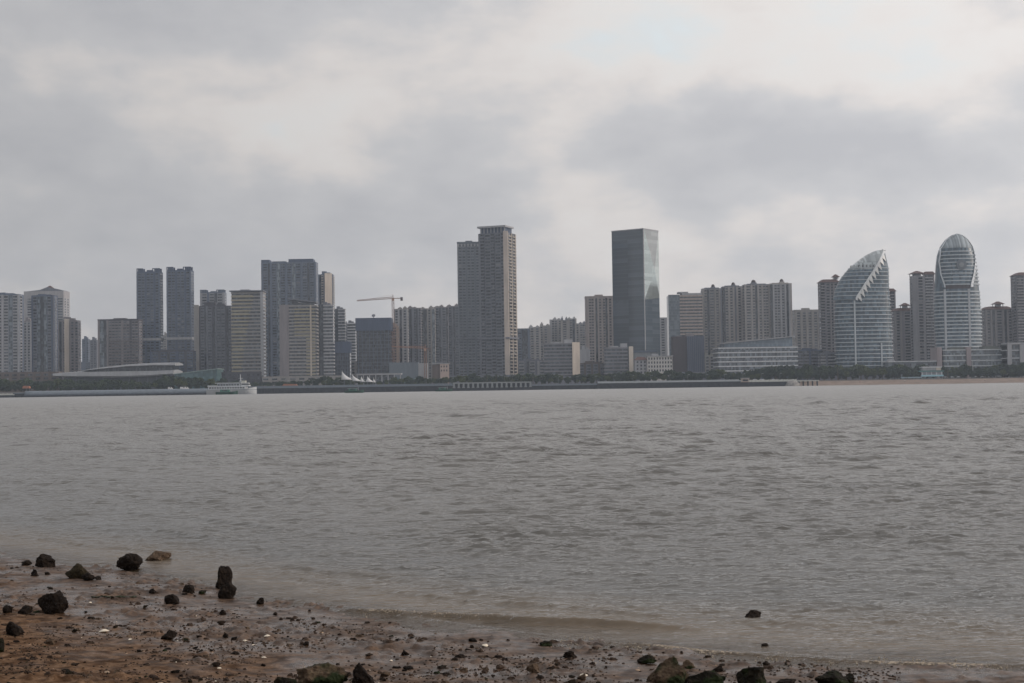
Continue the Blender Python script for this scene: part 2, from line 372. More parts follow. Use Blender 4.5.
b = MB(); s.fb(b, 'F', 0, s.W*.4, 0, s.H, 0, .9); b.build('dark_strip', GDk, s.root)
resi('apartment_tower', 'dark sliver tower between the lattice tower and the white one', 340.5, 347.5, 321.5, 1640, 'pdp', GREY, None, 0.9)
s = ribbon('office_tower', 'slim white-banded tower left of the dark box with a plain top', 346, 356.5, 323, 1650, WHITE, 0.8, 0, 3.3, 0.45, roof='box')

def capped(label, x0, x1, ytop, yband, D, dish=False):
    s = Bld('office_block', label, x0, x1, ytop, D, 0.7, 0, 'office block'); s.core(GDk, name='glass_core')
    zb = s.zpix(yband)
    b = MB(); b.box(-s.W/2-.8, s.W/2+.8, -s.T/2-.8, s.T/2+.8, zb, s.H+.3); b.build('louvre_crown', STEELBLUE, s.root)
    n = int((zb-3)/3.6)
    s.bands(wall((0.09, 0.10, 0.115)), 3, zb-3.6, 3.6, .22, .4)
    for k in range(9):
        b = MB(); s.fb(b, 'F', s.W*(k+.5)/9-.2, s.W*(k+.5)/9+.2, 0, zb-.2, 0, .6); b.build('mullion', STEELBLUE, s.root)
    if dish:
        b = MB(); b.tube((-s.W*.02, 0, s.H), (-s.W*.02, 0, s.H+2.2), .25); b.tube((-s.W*.02, -.3, s.H+2.6), (-s.W*.02, -1.2, s.H+3.2), 1.0, 1.9, 12); b.build('satellite_dish', GREY, s.root)
    return s
capped('small dark box block with a plain pale top left of the bigger one', 334.5, 351, 342, 353, 1440)
capped('dark glass box block with a plain grey top and roof dish left of the crane', 356.5, 392.5, 318.5, 330.5, 1450, True)
resi('podium_block', 'pale low block at the foot of the white-banded slim tower', 348, 358, 361, 1500, 'pwp', BEIGE, None, .6, roof=None, cat='low block')

# residential cluster behind the crane
for k, (x0, x1, yt, pat, mt) in enumerate(((394, 409, 309, 'PwPdPwP', BEIGE), (407, 422, 308, 'pwdPPwdPw', PINK), (420, 436, 308.5, 'PwddPwPg', BEIGE), (434, 449, 307, 'pWdPWd', PINK), (447, 461, 306, 'PWPdWP', PINK))):
    resi('apartment_tower', ['beige tower directly right of the red crane mast', 'pinkish tower second from the red crane mast', 'beige tower with a pale right edge above the orange crane', 'brown-grey tower two left of the tallest tower', 'pinkish tower tucked against the tallest tower pair'][k],
         x0, x1, yt, 1600+25*k, pat, mt, [PALE, GREY, BEIGE, GREY, GREY][k], 0.8, 0, 1, 'pwpw', 'pinnacle', 2.6, group='residential cluster beside the crane')
resi('apartment_tower', 'narrow brown tower with scaffold strip just behind the red crane mast', 391, 399, 326, 1590, 'PwP', wall((0.33, .25, .21)), None, .8)

# tallest pair
s = resi('tall_tower', 'second tallest dark blue tower joined to the left of the tallest', 458.5, 482, 243.5, 1520, 'PWWpWWpWP', wall((0.13, .15, .175)), wall((0.2, .22, .25)), 0.9, 0, 1, 'pWp', 'parapet', 3, 'skyscraper')
b = MB()
for k in range(7): s.fb(b, 'F', s.W*(k+.1)/7, s.W*(k+.55)/7, s.H-4, s.H-1, 0, .9)
b.build('crown_panels', PALE, s.root)
b = MB(); z = s.zpix(339); b.box(-s.W/2-1.5, s.W/2+1.5, -s.T/2-1.5, s.T/2, z, z+1.5); b.build('setback_ledge', GREY, s.root)
s = Bld('tall_tower', 'tallest tower with balconies, a sunlit cream edge and an overhanging crown', 480, 517, 233.5, 1450, 0.75, -22, 'skyscraper')
s.core(wall((0.12, .13, .155)))
s.bays('F', 'PBWBWBP', 4, s.H-1, GREY, wall((0.165, .175, .20)), fl=3.3)
s.bays('R', 'PbPbP', 4, s.H-1, GREY, wall((.34, .31, .28)), fl=3.3)
shaft(s, .90, 1.03, s.H+1.2, .6, wall((0.42, .37, .335)))
b = MB(); b.box(-s.W*.42, s.W*.4, -s.T*.42, s.T*.4, s.H, s.H+5.5); b.build('crown_wall', STEELBLUE, s.root)
b = MB(); b.box(-s.W*.5-1, s.W*.46, -s.T*.5-1, s.T*.45, s.H+5.5, s.H+7.3); b.build('crown_slab', PALE, s.root)
for k in range(8):
    b = MB(); x = -s.W*.45+k*s.W*.12; b.box(x, x+.9, -s.T*.46, -s.T*.46+.9, s.H, s.H+5.5); b.build('crown_column', PALE, s.root)
z = s.zpix(338); b = MB(); b.box(-s.W/2-2, s.W/2+2, -s.T/2-2, s.T/2+2, z-1, z+.6); b.build('setback_ledge', GREY, s.root)

# low things between 350 and 455
s = Bld('museum_block', 'low blue-grey hall with a cream end wall below the residential cluster', 389, 419, 362.5, 1440, .5, 0, 'hall'); s.core(wall((.16, .19, .22)))
b = MB(); b.box(s.W/2, s.W/2+9, -s.T/2, s.T/2, -5, s.H-1); b.build('end_wall', PALE, s.root)
b = MB(); s.fb(b, 'F', 0, s.W, 3, s.H*.35, 0, .5); b.build('glass_strip', TEAL, s.root)
s = Bld('flat_canopy', 'long low pavilion under a flat pale roof slab in front of the dark box', 356, 402, 373.5, 1390, .35, 0, 'pavilion')
b = MB(); b.box(-s.W/2, s.W/2, -s.T/2, s.T/2, s.H-1.4, s.H); b.build('roof_slab', PALE, s.root)
b = MB(); b.box(-s.W/2+1, s.W/2-7, -s.T/2+3, s.T/2-1, -5, s.H-1.5); b.build('glass_wall', GD, s.root)
for k in range(8):
    b = MB(); x = -s.W/2+.4+k*(s.W-1.6)/7; b.box(x, x+.9, -s.T/2+.3, -s.T/2+1.2, -5, s.H-1.4); b.build('column', PALE, s.root)
s = Bld('villa_block', 'small pink-walled block with rooftop boxes below the tallest tower pair', 432, 449, 364.5, 1420, .6, 0, 'low block'); s.core(BROWN)
b = MB(); s.fb(b, 'F', s.W*.47, s.W, 0, s.H+.6, 0, 1.0, 0)
for r_ in range(2):
    for q in range(3): s.fb(b, 'F', s.W*(.52+.16*q), s.W*(.59+.16*q), s.H-3-4*r_, s.H-1.2-4*r_, 1.0, 1.06, 1)
b.build('pink_wall', [wall((.45, .36, .32)), GDk], s.root)
s.lift_house(GREY, 'box', 2.6)
b = MB(); b.box(-s.W/2-.6, s.W/2+.6, -s.T/2-1.4, s.T/2+.5, s.H+.6, s.H+1.2); b.build('cornice', PALE, s.root)

# behind/right of tallest
resi('apartment_tower', 'blue-grey block with a dark centre slot right of the tallest tower', 516, 530, 328.5, 1700, 'PwddP', BLUEGREY, None, .6, roof=None)
for k, (x0, x1, yt) in enumerate(((529, 541, 327), (540, 551, 325.5), (550, 562, 319.5), (561, 569, 320), (568, 577, 318.5), (576, 587, 323.5))):
    resi('apartment_tower', ['first', 'second', 'third', 'fourth', 'fifth', 'sixth'][k]+' from the left in the hazy pale cluster between tallest and prism towers', x0, x1, yt, 1850+15*(k % 3), ['PwPwP', 'wPwpP', 'pwwPw', 'PwP', 'PwdP', 'wPwwp'][k], [PALE, BEIGE, PALE, GREY, PALE, GREY][k], BEIGE, .8, 0, 1, 'pwp', 'pinnacle', 3.4, group='hazy pale housing cluster')
resi('apartment_tower', 'pinkish window-gridded tower just left of the glass prism tower', 585.5, 613.5, 297.5, 1560, 'pPwwPdPwPwdPwP', wall((.36, .32, .31)), wall((.42, .38, .37)), .6, 0, 1, 'pwp', 'parapet', 3.2)
for lab, x0, x1, yt, cr in (('banded mid-rise with a broad sunlit cream right wall below the hazy cluster', 543.5, 579, 343.5, .2), ('banded mid-rise with a thin cream right wall before the prism tower', 603.5, 632.5, 347.5, .14)):
    s = Bld('office_block', lab, x0, x1, yt, 1430, .45, 0, 'office block'); s.core(GD, name='glass_core')
    s.bands(wall((.2, .2, .22)), 2, s.H-1.2, 3.3, .45, .7, x=(0, .8))
    shaft(s, 1-cr, 1.02, s.H+.8, .8, CREAM if cr > .15 else wall((.45, .42, .38)), 'end_wall')  # pale wedge colour paints the right face as sunlit
    b = MB(); b.box(-s.W*.35, s.W*.36, -s.T*.35, s.T*.35, s.H-.5, s.H+.4); b.box(s.W*.08, s.W*.32, -s.T*.3, s.T*.3, s.H, s.H+4); b.box(-s.W*.3, 0, -s.T*.3, s.T*.3, s.H, s.H+1.5); b.build('lift_house', PALE, s.root)
resi('podium_block', 'low grey-blue block right of the foot of the tallest tower', 516, 545, 360.5, 1480, 'pWpdWpPW', GREY, PALE, .4, roof='box', rh=2, cat='low block')
resi('podium_block', 'low brown terrace between the two cream-ended mid-rises', 578, 605, 363, 1450, 'WpWpWpW', BROWN, GREY, .4, roof='box', rh=2, cat='low block')
resi('podium_block', 'small white block above the brown terrace', 579, 590, 349.5, 1520, 'pp', PALE, None, .8, roof='box', cat='low block')

# glass prism tower
s = Bld('prism_tower', 'tall dark glass prism tower with a paler faceted right face', 613.5, 660.3, 231, 1500, .8, -36, 'skyscraper')
W, T, H = s.W/2, s.T/2, s.H
PG = glass((0.052, 0.072, 0.092), 0.08, (600, 600, 4.0), .07, .9, .12)
PG2 = glass((0.34, 0.39, 0.38), 0.10, (60, 60, 4.0), .1, 1.0, .12); PG2.node_tree.nodes['Principled BSDF'].inputs['Metallic'].default_value = .65
b = MB(); t = .96
b.v += [(-W, -T, -5), (W, -T, -5), (W, T, -5), (-W, T, -5), (-W, -T, H), (W, -T, H), (W, T, H), (-W, T, H)]
b.f += [(4, 5, 6, 7), (0, 1, 5, 4), (1, 2, 6, 5), (2, 3, 7, 6), (3, 0, 4, 7)]; b.m += [0]*5; b.build('glass_core', PG, s.root)
GF = lambda c, k: (lambda m_: (m_.node_tree.nodes['Principled BSDF'].inputs['Metallic'].__setattr__('default_value', k), m_)[1])(glass(c, .12, (60, 60, 4.0), .07, 1.0, .10))  # paler metallic facets put the reflected sky into the upper right face
A_, B_, C_, D_, E_ = (W+.1, -T*.9, H), (W+.1, T, H), (W+1.2, T*.30, H*.74), (W+.1, T, H*.56), (W+.1, -T, H*.54)
F_ = (W+.1, -T, H)
for nm, pts, mt in (('sky_facet_panel', [A_, C_, B_], GF((.33, .34, .335), .6)), ('sky_facet_panel', [F_, E_, D_, C_, A_], GF((.40, .45, .44), .7)), ('sky_facet_panel', [B_, C_, D_], GF((.46, .50, .48), .75))):
    b = MB()
    if len(pts) == 3: b.poly(pts)
    else: b.poly([pts[0], pts[1], pts[3], pts[4]]); b.poly([pts[1], pts[2], pts[3]])
    b.build(nm, mt, s.root)
b = MB()
b.box(-W-.3, W+.3, -T-.3, -T+.3, H, H+1); b.box(-W-.3, W+.3, T-.3, T+.3, H, H+1); b.box(-W-.3, -W+.3, -T+.3, T-.3, H, H+.99); b.box(W-.3, W+.3, -T+.3, T-.3, H, H+.99); b.build('parapet', PALE, s.root)
b = MB(); b.box(W-.4, W+.4, -T-.4, -T+.4, -5, H-.1); b.build('corner_fin', PALE, s.root)
s = Bld('station_hall', 'plain grey-blue hall with a metal roof at the foot of the prism tower', 633, 656, 351, 1460, .6, 0, 'hall'); s.core(wall((.27, .29, .31)))
b = MB(); b.box(-s.W/2-1, s.W/2+1, -s.T/2-1, s.T/2+1, s.H-1.5, s.H+.4); b.build('roof_slab', BLUEGREY, s.root)

# old hotel with separate windows
s = Bld('old_hotel', 'white three-storey hotel with square windows below the prism tower', 646, 672, 356.5, 1400, .5, 0, 'hotel'); s.core(wall((.55, .53, .51)))
pane = None
for r_ in range(4):
    for q in range(9):
        u = s.W*(q+.3)/9; z = s.H-3.2-r_*3.9
        if pane is None:
            b = MB(); b.box(0, s.W*.055, -.1, .1, 0, 2.2); b.box(-.2, s.W*.055+.2, -.5, .1, -.35, 0, 1); pane = b.build('window', [GDk, WHITE], s.root)
            o = pane
        else: o = pane.copy(); COL.objects.link(o); o.parent = s.root
        o.location = (-s.W/2+u, -s.T/2, z)
b = MB(); b.box(-s.W/2-.8, s.W/2+.8, -s.T/2-1, s.T/2+.8, s.H, s.H+.8); b.box(-s.W*.3, -s.W*.05, -s.T*.3, s.T*.3, s.H+.8, s.H+2.8); b.build('cornice', PALE, s.root)
s = Bld('gabled_house', 'cream house with a low red tiled roof left of the white hotel', 634, 647, 360, 1405, .6, 0, 'house'); s.core(PALE)
s.bays('F', 'pwpwpwp', 2, s.H-.5, PALE)
b = MB(); b.frustum(-s.W/2-.8, s.W/2+.5, -s.T/2-.8, s.T/2+.8, s.H, s.H+3, .5); b.build('tiled_roof', wall((.15, .085, .075)), s.root)
resi('apartment_tower', 'slim pale tower in the gap right of the prism tower', 658.5, 667.5, 317.5, 1750, 'PwP', PALE, None, .8, roof=None)
s = ribbon('office_tower', 'banded tower with a glassy left side and pinkish bands on its right', 667.5, 703, 295.5, 1560, wall((.4, .34, .31)), .6, 0, 3.4, .5, roof=None, xr=(.1, 1))
b = MB(); s.fb(b, 'F', -.6, s.W*.32, 0, s.H+.6, 0, 1.3); b.build('glass_bay', glass((.09, .115, .14), .2, var=.12), s.root)
b = MB(); b.box(-s.W*.1, s.W*.5, -s.T*.45, s.T*.45, s.H, s.H+2.2); b.box(-s.W*.2, s.W*.1, -s.T*.3, s.T*.3, s.H+2.2, s.H+4); b.build('lift_house', PALE, s.root)
s = Bld('office_block', 'plain dark brown block with a ribbed blue-grey right half', 671, 704, 336.5, 1440, .5, 0, 'office block'); s.core(wall((.075, .065, .07)))
b = MB(); s.fb(b, 'F', s.W*.45, s.W, 0, s.H, 0, 1.2); b.build('ribbed_wall', STEELBLUE, s.root)
for k in range(9):
    b = MB(); s.fb(b, 'F', s.W*(.47+k*.06), s.W*(.485+k*.06), 0, s.H-.5, 1.1, 1.7); b.build('wall_rib', GREY, s.root)
b = MB(); b.box(s.W*-.05, s.W*.2, -s.T*.3, s.T*.3, s.H, s.H+2.5); b.box(-s.W*.35, -s.W*.2, -s.T*.3, s.T*.3, s.H, s.H+1); b.build('lift_house', PINK, s.root)

pl = wall((.37, .35, .34))
resi('apartment_tower', 'left tower of the domed residential row, beside the pinkish banded tower', 702, 723, 288.5, 1590, 'PwdWPwPp', GREY, BEIGE, .6, roof='dome', rh=3.2, group='domed residential row')
resi('apartment_tower', 'second tower of the domed residential row with a pale right bay', 722, 743.5, 286.5, 1590, 'dwPwPpPwP', GREY, pl, .6, roof='dome', rh=3.2, group='domed residential row')
resi('apartment_tower', 'third tower of the domed residential row, over the white office middle', 743, 771, 284.5, 1565, 'PWPwdPwPwwP', GREY, pl, .6, roof='dome', rh=3.6, group='domed residential row')
resi('apartment_tower', 'rightmost tower of the domed residential row', 769, 793, 283.5, 1560, 'dPwwPwPdPp', pl, PALE, .6, roof='dome', rh=3.4, group='domed residential row')
resi('apartment_tower', 'shorter beige tower between the domed row and the red-roofed towers', 792.5, 820, 311, 1660, 'PwPwPwPwP', BEIGE, BEIGE, .6, roof='parapet', rh=3.5)

# white office with slanted glass roof
s = Bld('white_office', 'long white-banded office with a slanted glass top storey', 713, 797, 347.5, 1410, .35, 3, 'office building'); s.core(glass((.08, .095, .11), .25), name='glass_core')
s.bands(WHITE, 1, s.H-1, 4.1, .27, .6)
for k in range(22):
    b = MB(); u = s.W*(k+.5)/22; s.fb(b, 'F', u-.15, u+.15, 0, s.H-1.2, 0, .35); b.build('mullion', GREY, s.root)
b = MB(); b.prism([(-s.W*.42, s.H+.5), (s.W*.45, s.H+.5), (s.W*.45, s.H+9.8), (-s.W*.42, s.H+4)], -s.T*.4, s.T*.45); b.build('glass_penthouse', glass((.10, .14, .18), .2, var=.1), s.root)
b = MB(); b.prism([(-s.W*.45, s.H+4), (s.W*.47, s.H+10), (s.W*.47, s.H+10.9), (-s.W*.45, s.H+4.9)], -s.T*.5, s.T*.5); b.build('slanted_roof', PALE, s.root)
resi('podium_block', 'small white-trimmed block wedged left of the white office', 703, 714.5, 355, 1440, 'pWpWp', wall((.3, .29, .27)), PALE, .8, roof='pinnacle', rh=2.5, cat='low block')
resi('podium_block', 'dark terraced housing block right of the white office', 795, 822, 350, 1470, 'bbpbb', STEELBLUE, GREY, .5, roof='box', rh=2, cat='housing block')
resi('podium_block', 'low grey terraces left of the foot of the sail tower', 818, 838, 353, 1450, 'bpbb', GREY, PALE, .5, roof='box', rh=2, cat='housing block')
# ================================================================== red-roofed towers, sail and egg towers
def redtower(label, x0, x1, ytop, D, pat, wm=None, cup=None, full=True, rail=None, posts=True):
    wm = wm or wall((.20, .195, .215))
    s = Bld('apartment_tower', label, x0, x1, ytop, D, .7, 0, 'apartment tower'); s.core(wm)
    s.bays('F', pat, 4, s.H-1, wm, rail or wall((.25, .24, .25))); s.bays('L', 'pwbp', 4, s.H-1, wm)
    if full:
        b = MB(); b.frustum(-s.W/2-1.3, s.W/2+1.3, -s.T/2-1.3, s.T/2+1.3, s.H, s.H+3.2, .6); b.build('tiled_roof', REDROOF, s.root)
    if cup: s.hip(-s.W/2+cup[0]*s.W, -s.W/2+cup[1]*s.W, s.H+(3 if full else 0), 3, .15, posts=posts)
    return s
redtower('red-roofed tower with a rooftop pavilion left of the sail tower', 819, 840.5, 282.5, 1510, 'bpWPwPWp', None, (.7, 1.0))
redtower('slice of a red-roofed tower peeping out right of the sail tower', 884, 896.5, 291.5, 1560, 'pwPbP')
redtower('lower red-roofed block with a central cupola between sail and egg towers', 890, 921, 311, 1520, 'PwPpWpPwP', None, (.3, .62))
redtower('tall grey shaft tower topped by an open red pavilion left of the egg tower', 911, 926.5, 276, 1500, 'pppWp', wall((.24, .24, .26)), (.02, .98), False)
redtower('curved-balcony tower between the grey shaft tower and the egg tower', 924.5, 936, 274.5, 1530, 'bBp', wall((.22, .21, .225)), None, True, PALE)
redtower('red-roofed block with a central cupola right of the egg tower', 979.5, 1014, 309.5, 1520, 'PwPdPWPdPwP', None, (.35, .68))
redtower('red-roofed tower with side balconies at the right edge of the photo', 1012, 1042, 275.5, 1490, 'bpWPwP', None, None)

SG = glass((0.05, 0.08, 0.105), .35, (2, 2, 4.0), .3, .5, .0)
WB = wall((.46, .50, .53))
def lens(xl, xr, D, bulge, z, n=20, back=.8, k=1.0):
    """closed plan: front arc towards the viewer, shallower back arc"""
    c, w = (xl+xr)/2, max(.05, (xr-xl)/2)
    pts = [(c-w*math.cos(math.pi*i/n)*k, -bulge*k*max(0.0, math.sin(math.pi*i/n))**.8, z) for i in range(n+1)]
    pts += [(c+w*math.cos(math.pi*i/n)*k, bulge*back*math.sin(math.pi*i/n), z) for i in range(1, n)]
    return pts
def arcband(mb, xl, xr, bulge, z0, z1, o, th, a0=0.0, a1=1.0, n=20, mi=0):
    """curved strip proud of the front arc between fractions a0..a1 of the arc"""
    c, w = (xl+xr)/2, (xr-xl)/2
    ring = lambda oo, z: [(c-(w+oo)*math.cos(math.pi*t), -(bulge+oo)*max(0, math.sin(math.pi*t))**.8, z) for t in np.linspace(a0, a1, n)]
    A, B, C_, D_ = ring(o, z0), ring(o, z1), ring(o-th, z1), ring(o-th, z0)
    for i in range(n-1):
        mb.poly([A[i], A[i+1], B[i+1], B[i]], mi); mb.poly([B[i], B[i+1], C_[i+1], C_[i]], mi); mb.poly([D_[i], D_[i+1], A[i+1], A[i]], mi)
    mb.poly([A[0], B[0], C_[0], D_[0]], mi); mb.poly([A[-1], D_[-1], C_[-1], B[-1]], mi)
def curve(pts): # px silhouettes -> function z -> x in local metres
    pts = sorted(pts); zs = [p[0] for p in pts]; xs = [p[1] for p in pts]
    return lambda z: float(np.interp(z, zs, xs))

# ---- sail tower
D = 1430; O = Vector((P(863, 375, D).x, D, GROUND_Z))
def loc(px, py, D=D, O=O): p = P(px, py, D); return (p.z-O.z, p.x-O.x)
L_ = curve([loc(836.5, 375), loc(834.5, 330), loc(834.7, 300), loc(837, 289), loc(842, 279), loc(850, 269), loc(858, 262), loc(867, 255.5), loc(876, 251), loc(883, 249.3)])
R_ = curve([loc(892.5, 375), loc(891.5, 340), loc(890, 310), loc(888.5, 290), loc(888, 268), loc(886.5, 262), loc(884, 249.3)])
Dg = curve([loc(853, 375), loc(853, 299), loc(862, 284.5), loc(871, 270.5), loc(884, 249.8)])
rt = empty('sail_tower', O, 0, 'sail-shaped glass tower with a diagonal row of white teeth', 'skyscraper')
ztop = loc(884, 249.5)[0]; zs = list(np.linspace(-5, ztop, 40))
BU = 13
b = MB(); b.loft([lens(L_(z)+.3, R_(z), D, BU*min(1, (R_(z)-L_(z))/30), z) for z in zs]); b.build('glass_core', SG, rt, smooth=False)
zseam = loc(853, 299)[0]
def bulge(z): return BU*min(1, (R_(z)-L_(z))/30)
z = 2.0; i = 0
while z < ztop-16:
    xl, xr = L_(z), R_(z); bu = bulge(z)
    if z < zseam-1:
        b = MB(); arcband(b, xl, xr, bu, z, z+.8, 1.0, 1.3); b.build('floor_band', WB, rt)
    else:
        xd = Dg(z); c, w = (xl+xr)/2, (xr-xl)/2
        td = math.acos(max(-1, min(1, (c-xd)/w)))/math.pi
        b = MB(); arcband(b, xl, xr, bu, z, z+.7, 2.4, 1.2, 0.02, td); b.build('floor_band', WB, rt)
        if z < ztop-9: b = MB(); arcband(b, xl, xr, bu, z, z+.7, .7, 1.0, td+.02, 1); b.build('floor_band', WB, rt)
    z += 3.9
# raised upper-left shell
b = MB(); rows = []
for z in np.linspace(zseam-1, ztop-1, 26):
    xl, xr = L_(z), R_(z); bu = bulge(z); xd = Dg(z); c, w = (xl+xr)/2, max(.1, (xr-xl)/2)
    td = math.acos(max(-1, min(1, (c-xd)/w)))/math.pi
    rows.append([(c-(w+1.9)*math.cos(math.pi*t), -(bu+1.9)*max(0, math.sin(math.pi*t))**.8, z) for t in np.linspace(0.0, td, 14)])
for i in range(len(rows)-1):
    hi = rows[i][0][2] > ztop-22
    for k in range(13):
        b.poly([rows[i][k], rows[i][k+1], rows[i+1][k+1], rows[i+1][k]], 1 if hi else 0)
CROWN = glass((.26, .29, .30), .3, (1.5, 9, 9), .25, .6, .0)
b.build('raised_shell', [SG, CROWN], rt)
# diagonal fin and teeth
def onarc(z, off):
    xl, xr = L_(z), R_(z); bu = bulge(z); xd = Dg(z); c, w = (xl+xr)/2, max(.1, (xr-xl)/2)
    t = math.acos(max(-1, min(1, (c-xd)/w)))
    return Vector((xd, -(bu+off)*max(0, math.sin(t))**.8, z))
b = MB()
zz = np.linspace(zseam-2, ztop+.5, 22)
for i in range(21):
    p, q = onarc(zz[i], 2.8), onarc(zz[i+1], 2.8)
    A = [p+Vector((-.9, 0, .5)), p+Vector((.9, 0, -.5))]; B = [q+Vector((-.9, 0, .5)), q+Vector((.9, 0, -.5))]
    f = Vector((0, 1.6, 0))
    b.poly([A[0], A[1], B[1], B[0]]); b.poly([A[1], A[1]+f, B[1]+f, B[1]]); b.poly([A[0]+f, A[0], B[0], B[0]+f])
b.build('diagonal_fin', wall((.72, .74, .75)), rt)
for i in range(10):
    z0 = zseam+1+i*(ztop-zseam-5)/10; p = onarc(z0, 2.7); q = onarc(z0+4.6, 2.7)
    b = MB(); lo = (p+q)/2+Vector((3.2, -.3, -7.0)); f = Vector((0, 1.2, 0))
    b.poly([p, lo, q]); b.poly([p+f, q+f, lo+f]); b.poly([lo, lo+f, q+f, q]); b.poly([p, p+f, lo+f, lo]); b.build('tooth_panel', wall((.8, .8, .78)), rt)
for px in (853, 879):
    b = MB(); x = loc(px, 375)[1]; c, w = (L_(20)+R_(20))/2, (R_(20)-L_(20))/2; t = math.acos((c-x)/w); y = -(BU+1.3)*math.sin(t)**.8
    b.box(x-.7, x+.7, y-.3, y+2, 0, zseam-2 if px < 860 else zseam-45); b.build('vertical_fin', WB, rt)
for px in (850, 853.2, 856.2, 859.5, 863, 866.5, 870):      # illegible roof lettering: small dark marks
    b = MB(); p = P(px, 267.2, D)-O; xl, xr = L_(p.z), R_(p.z); c, w = (xl+xr)/2, (xr-xl)/2
    y = -(bulge(p.z)+3.2)*max(0.05, 1-((p.x-c)/w)**2)**.4
    b.box(p.x-.9, p.x-.35, y-.3, y, p.z-1, p.z+1.1); b.box(p.x-.3, p.x+.9, y-.3, y, p.z+.5, p.z+1.1); b.box(p.x-.3, p.x+.7, y-.3, y, p.z-1, p.z-.5); b.build('sign_letter', ROOFDK, rt)

# ---- egg tower
D = 1440; O = Vector((P(957, 375, D).x, D, GROUND_Z))
loc = lambda px, py: (P(px, py, D).z-O.z, P(px, py, D).x-O.x)
L_ = curve([loc(937, 375), loc(936.2, 345), loc(934.3, 320), loc(934.6, 290), loc(935.6, 268), loc(937, 256), loc(940, 247), loc(945, 240), loc(951, 235.5), loc(956.5, 233.6)])
R_ = curve([loc(979.5, 375), loc(980.5, 340), loc(980.3, 320), loc(978.5, 292), loc(976, 272), loc(973.5, 256), loc(970.5, 246.5), loc(966, 239.5), loc(961.5, 235.3), loc(957.5, 233.6)])
rt = empty('egg_tower', O, 0, 'egg-topped round glass tower with an oval face framed in white', 'skyscraper')
ztop = loc(957, 233.8)[0]; BU = 15
bulge = lambda z: BU*min(1, ((R_(z)-L_(z))/32))**1.0
zs = list(np.linspace(-5, ztop-25, 18))+list(np.linspace(ztop-23, ztop, 16))
b = MB(); b.loft([lens(L_(z), R_(z), D, bulge(z), z, n=26) for z in zs]); b.build('glass_core', SG, rt)
zo = loc(957, 286)[0]; zc = loc(957, 250)[0]
OL = curve([loc(944, 375), loc(943.5, 300), loc(942, 286), loc(939, 275), loc(938, 262), loc(940, 249), loc(946, 240), loc(956, 234.2)])
OR = curve([loc(965, 375), loc(965, 300), loc(966, 285), loc(969, 275), loc(971.5, 262), loc(970.5, 249), loc(965.5, 240), loc(958, 234.2)])
def tt(z, x):
    c, w = (L_(z)+R_(z))/2, max(.1, (R_(z)-L_(z))/2); return math.acos(max(-1, min(1, (c-x)/w)))/math.pi
z = 1.5
while z < zc-1:
    xl, xr, bu = L_(z), R_(z), bulge(z)
    if z < zo-4:
        b = MB(); arcband(b, xl, xr, bu, z, z+1.2, .9, 1.2); b.build('floor_band', WB, rt)
    elif z > zo:
        b = MB(); arcband(b, xl, xr, bu, z, z+1.0, .5, .9, tt(z, OL(z)), tt(z, OR(z))); b.build('floor_band', WB, rt)
        b = MB(); arcband(b, xl, xr, bu, z, z+1.3, 1.1, 1.2, tt(z, OR(z))+.03, 1); b.build('floor_band', WB, rt)
    z += 3.7
b = MB(); arcband(b, L_(zo), R_(zo), bulge(zo), zo-3.6, zo, .2, .8, tt(zo, OL(zo)), tt(zo, OR(zo))); b.build('recess_band', ROOFDK, rt)
def pt(z, x, off):
    c, w = (L_(z)+R_(z))/2, max(.1, (R_(z)-L_(z))/2); t = math.acos(max(-1, min(1, (c-x)/w))); return Vector((c-(w+off*.5)*math.cos(t), -(bulge(z)+off)*max(0, math.sin(t))**.8, z))
for Cv, sg, wd in ((OL, -1, 1.3), (OR, 1, 3.0)):
    b = MB(); zz = np.linspace(zo-2, ztop, 26)
    for i in range(25):
        f = 1.0-.55*i/25
        a, e = pt(zz[i], Cv(zz[i]), 1.6), pt(zz[i+1], Cv(zz[i+1]), 1.6)
        a2, e2 = pt(zz[i], Cv(zz[i])+sg*wd*f, 1.0), pt(zz[i+1], Cv(zz[i+1])+sg*wd*f, 1.0)
        b.poly([a, a2, e2, e]); bk = Vector((0, 1.6, 0)); b.poly([a, e, e+bk, a+bk])
    b.build('oval_frame', wall((.72, .76, .8)), rt)
b = MB(); rows = [[pt(z, OL(z)+(OR(z)-OL(z))*k/12, .5) for k in range(13)] for z in np.linspace(zc+1, ztop-.5, 12)]
for i in range(11):
    for k in range(12): b.poly([rows[i][k], rows[i][k+1], rows[i+1][k+1], rows[i+1][k]])
b.build('crown_panel', glass((.21, .24, .26), .6, (1.3, 90, 90), .25, .2, .0), rt)
b = MB(); p = pt(loc(957, 266)[0], loc(957, 266)[1], .9)
b.tube((p.x-.5, p.y-.5, p.z), (p.x-.5, p.y+1, p.z), 5.2, 5.2, 24); b.tube((p.x-.5, p.y-.8, p.z), (p.x-.5, p.y-.4, p.z), 2.4, 2.4, 20, 1); b.build('round_boss', [wall((.16, .18, .20)), wall((.26, .28, .30))], rt)
for x in (943.5, 966):
    z0 = 10; q = pt(z0, loc(x, 375)[1], .9); b = MB(); b.box(q.x-1.0, q.x+1.0, q.y-.5, q.y+3, 0, zo-4); b.build('vertical_fin', wall((.4, .42, .45)), rt)

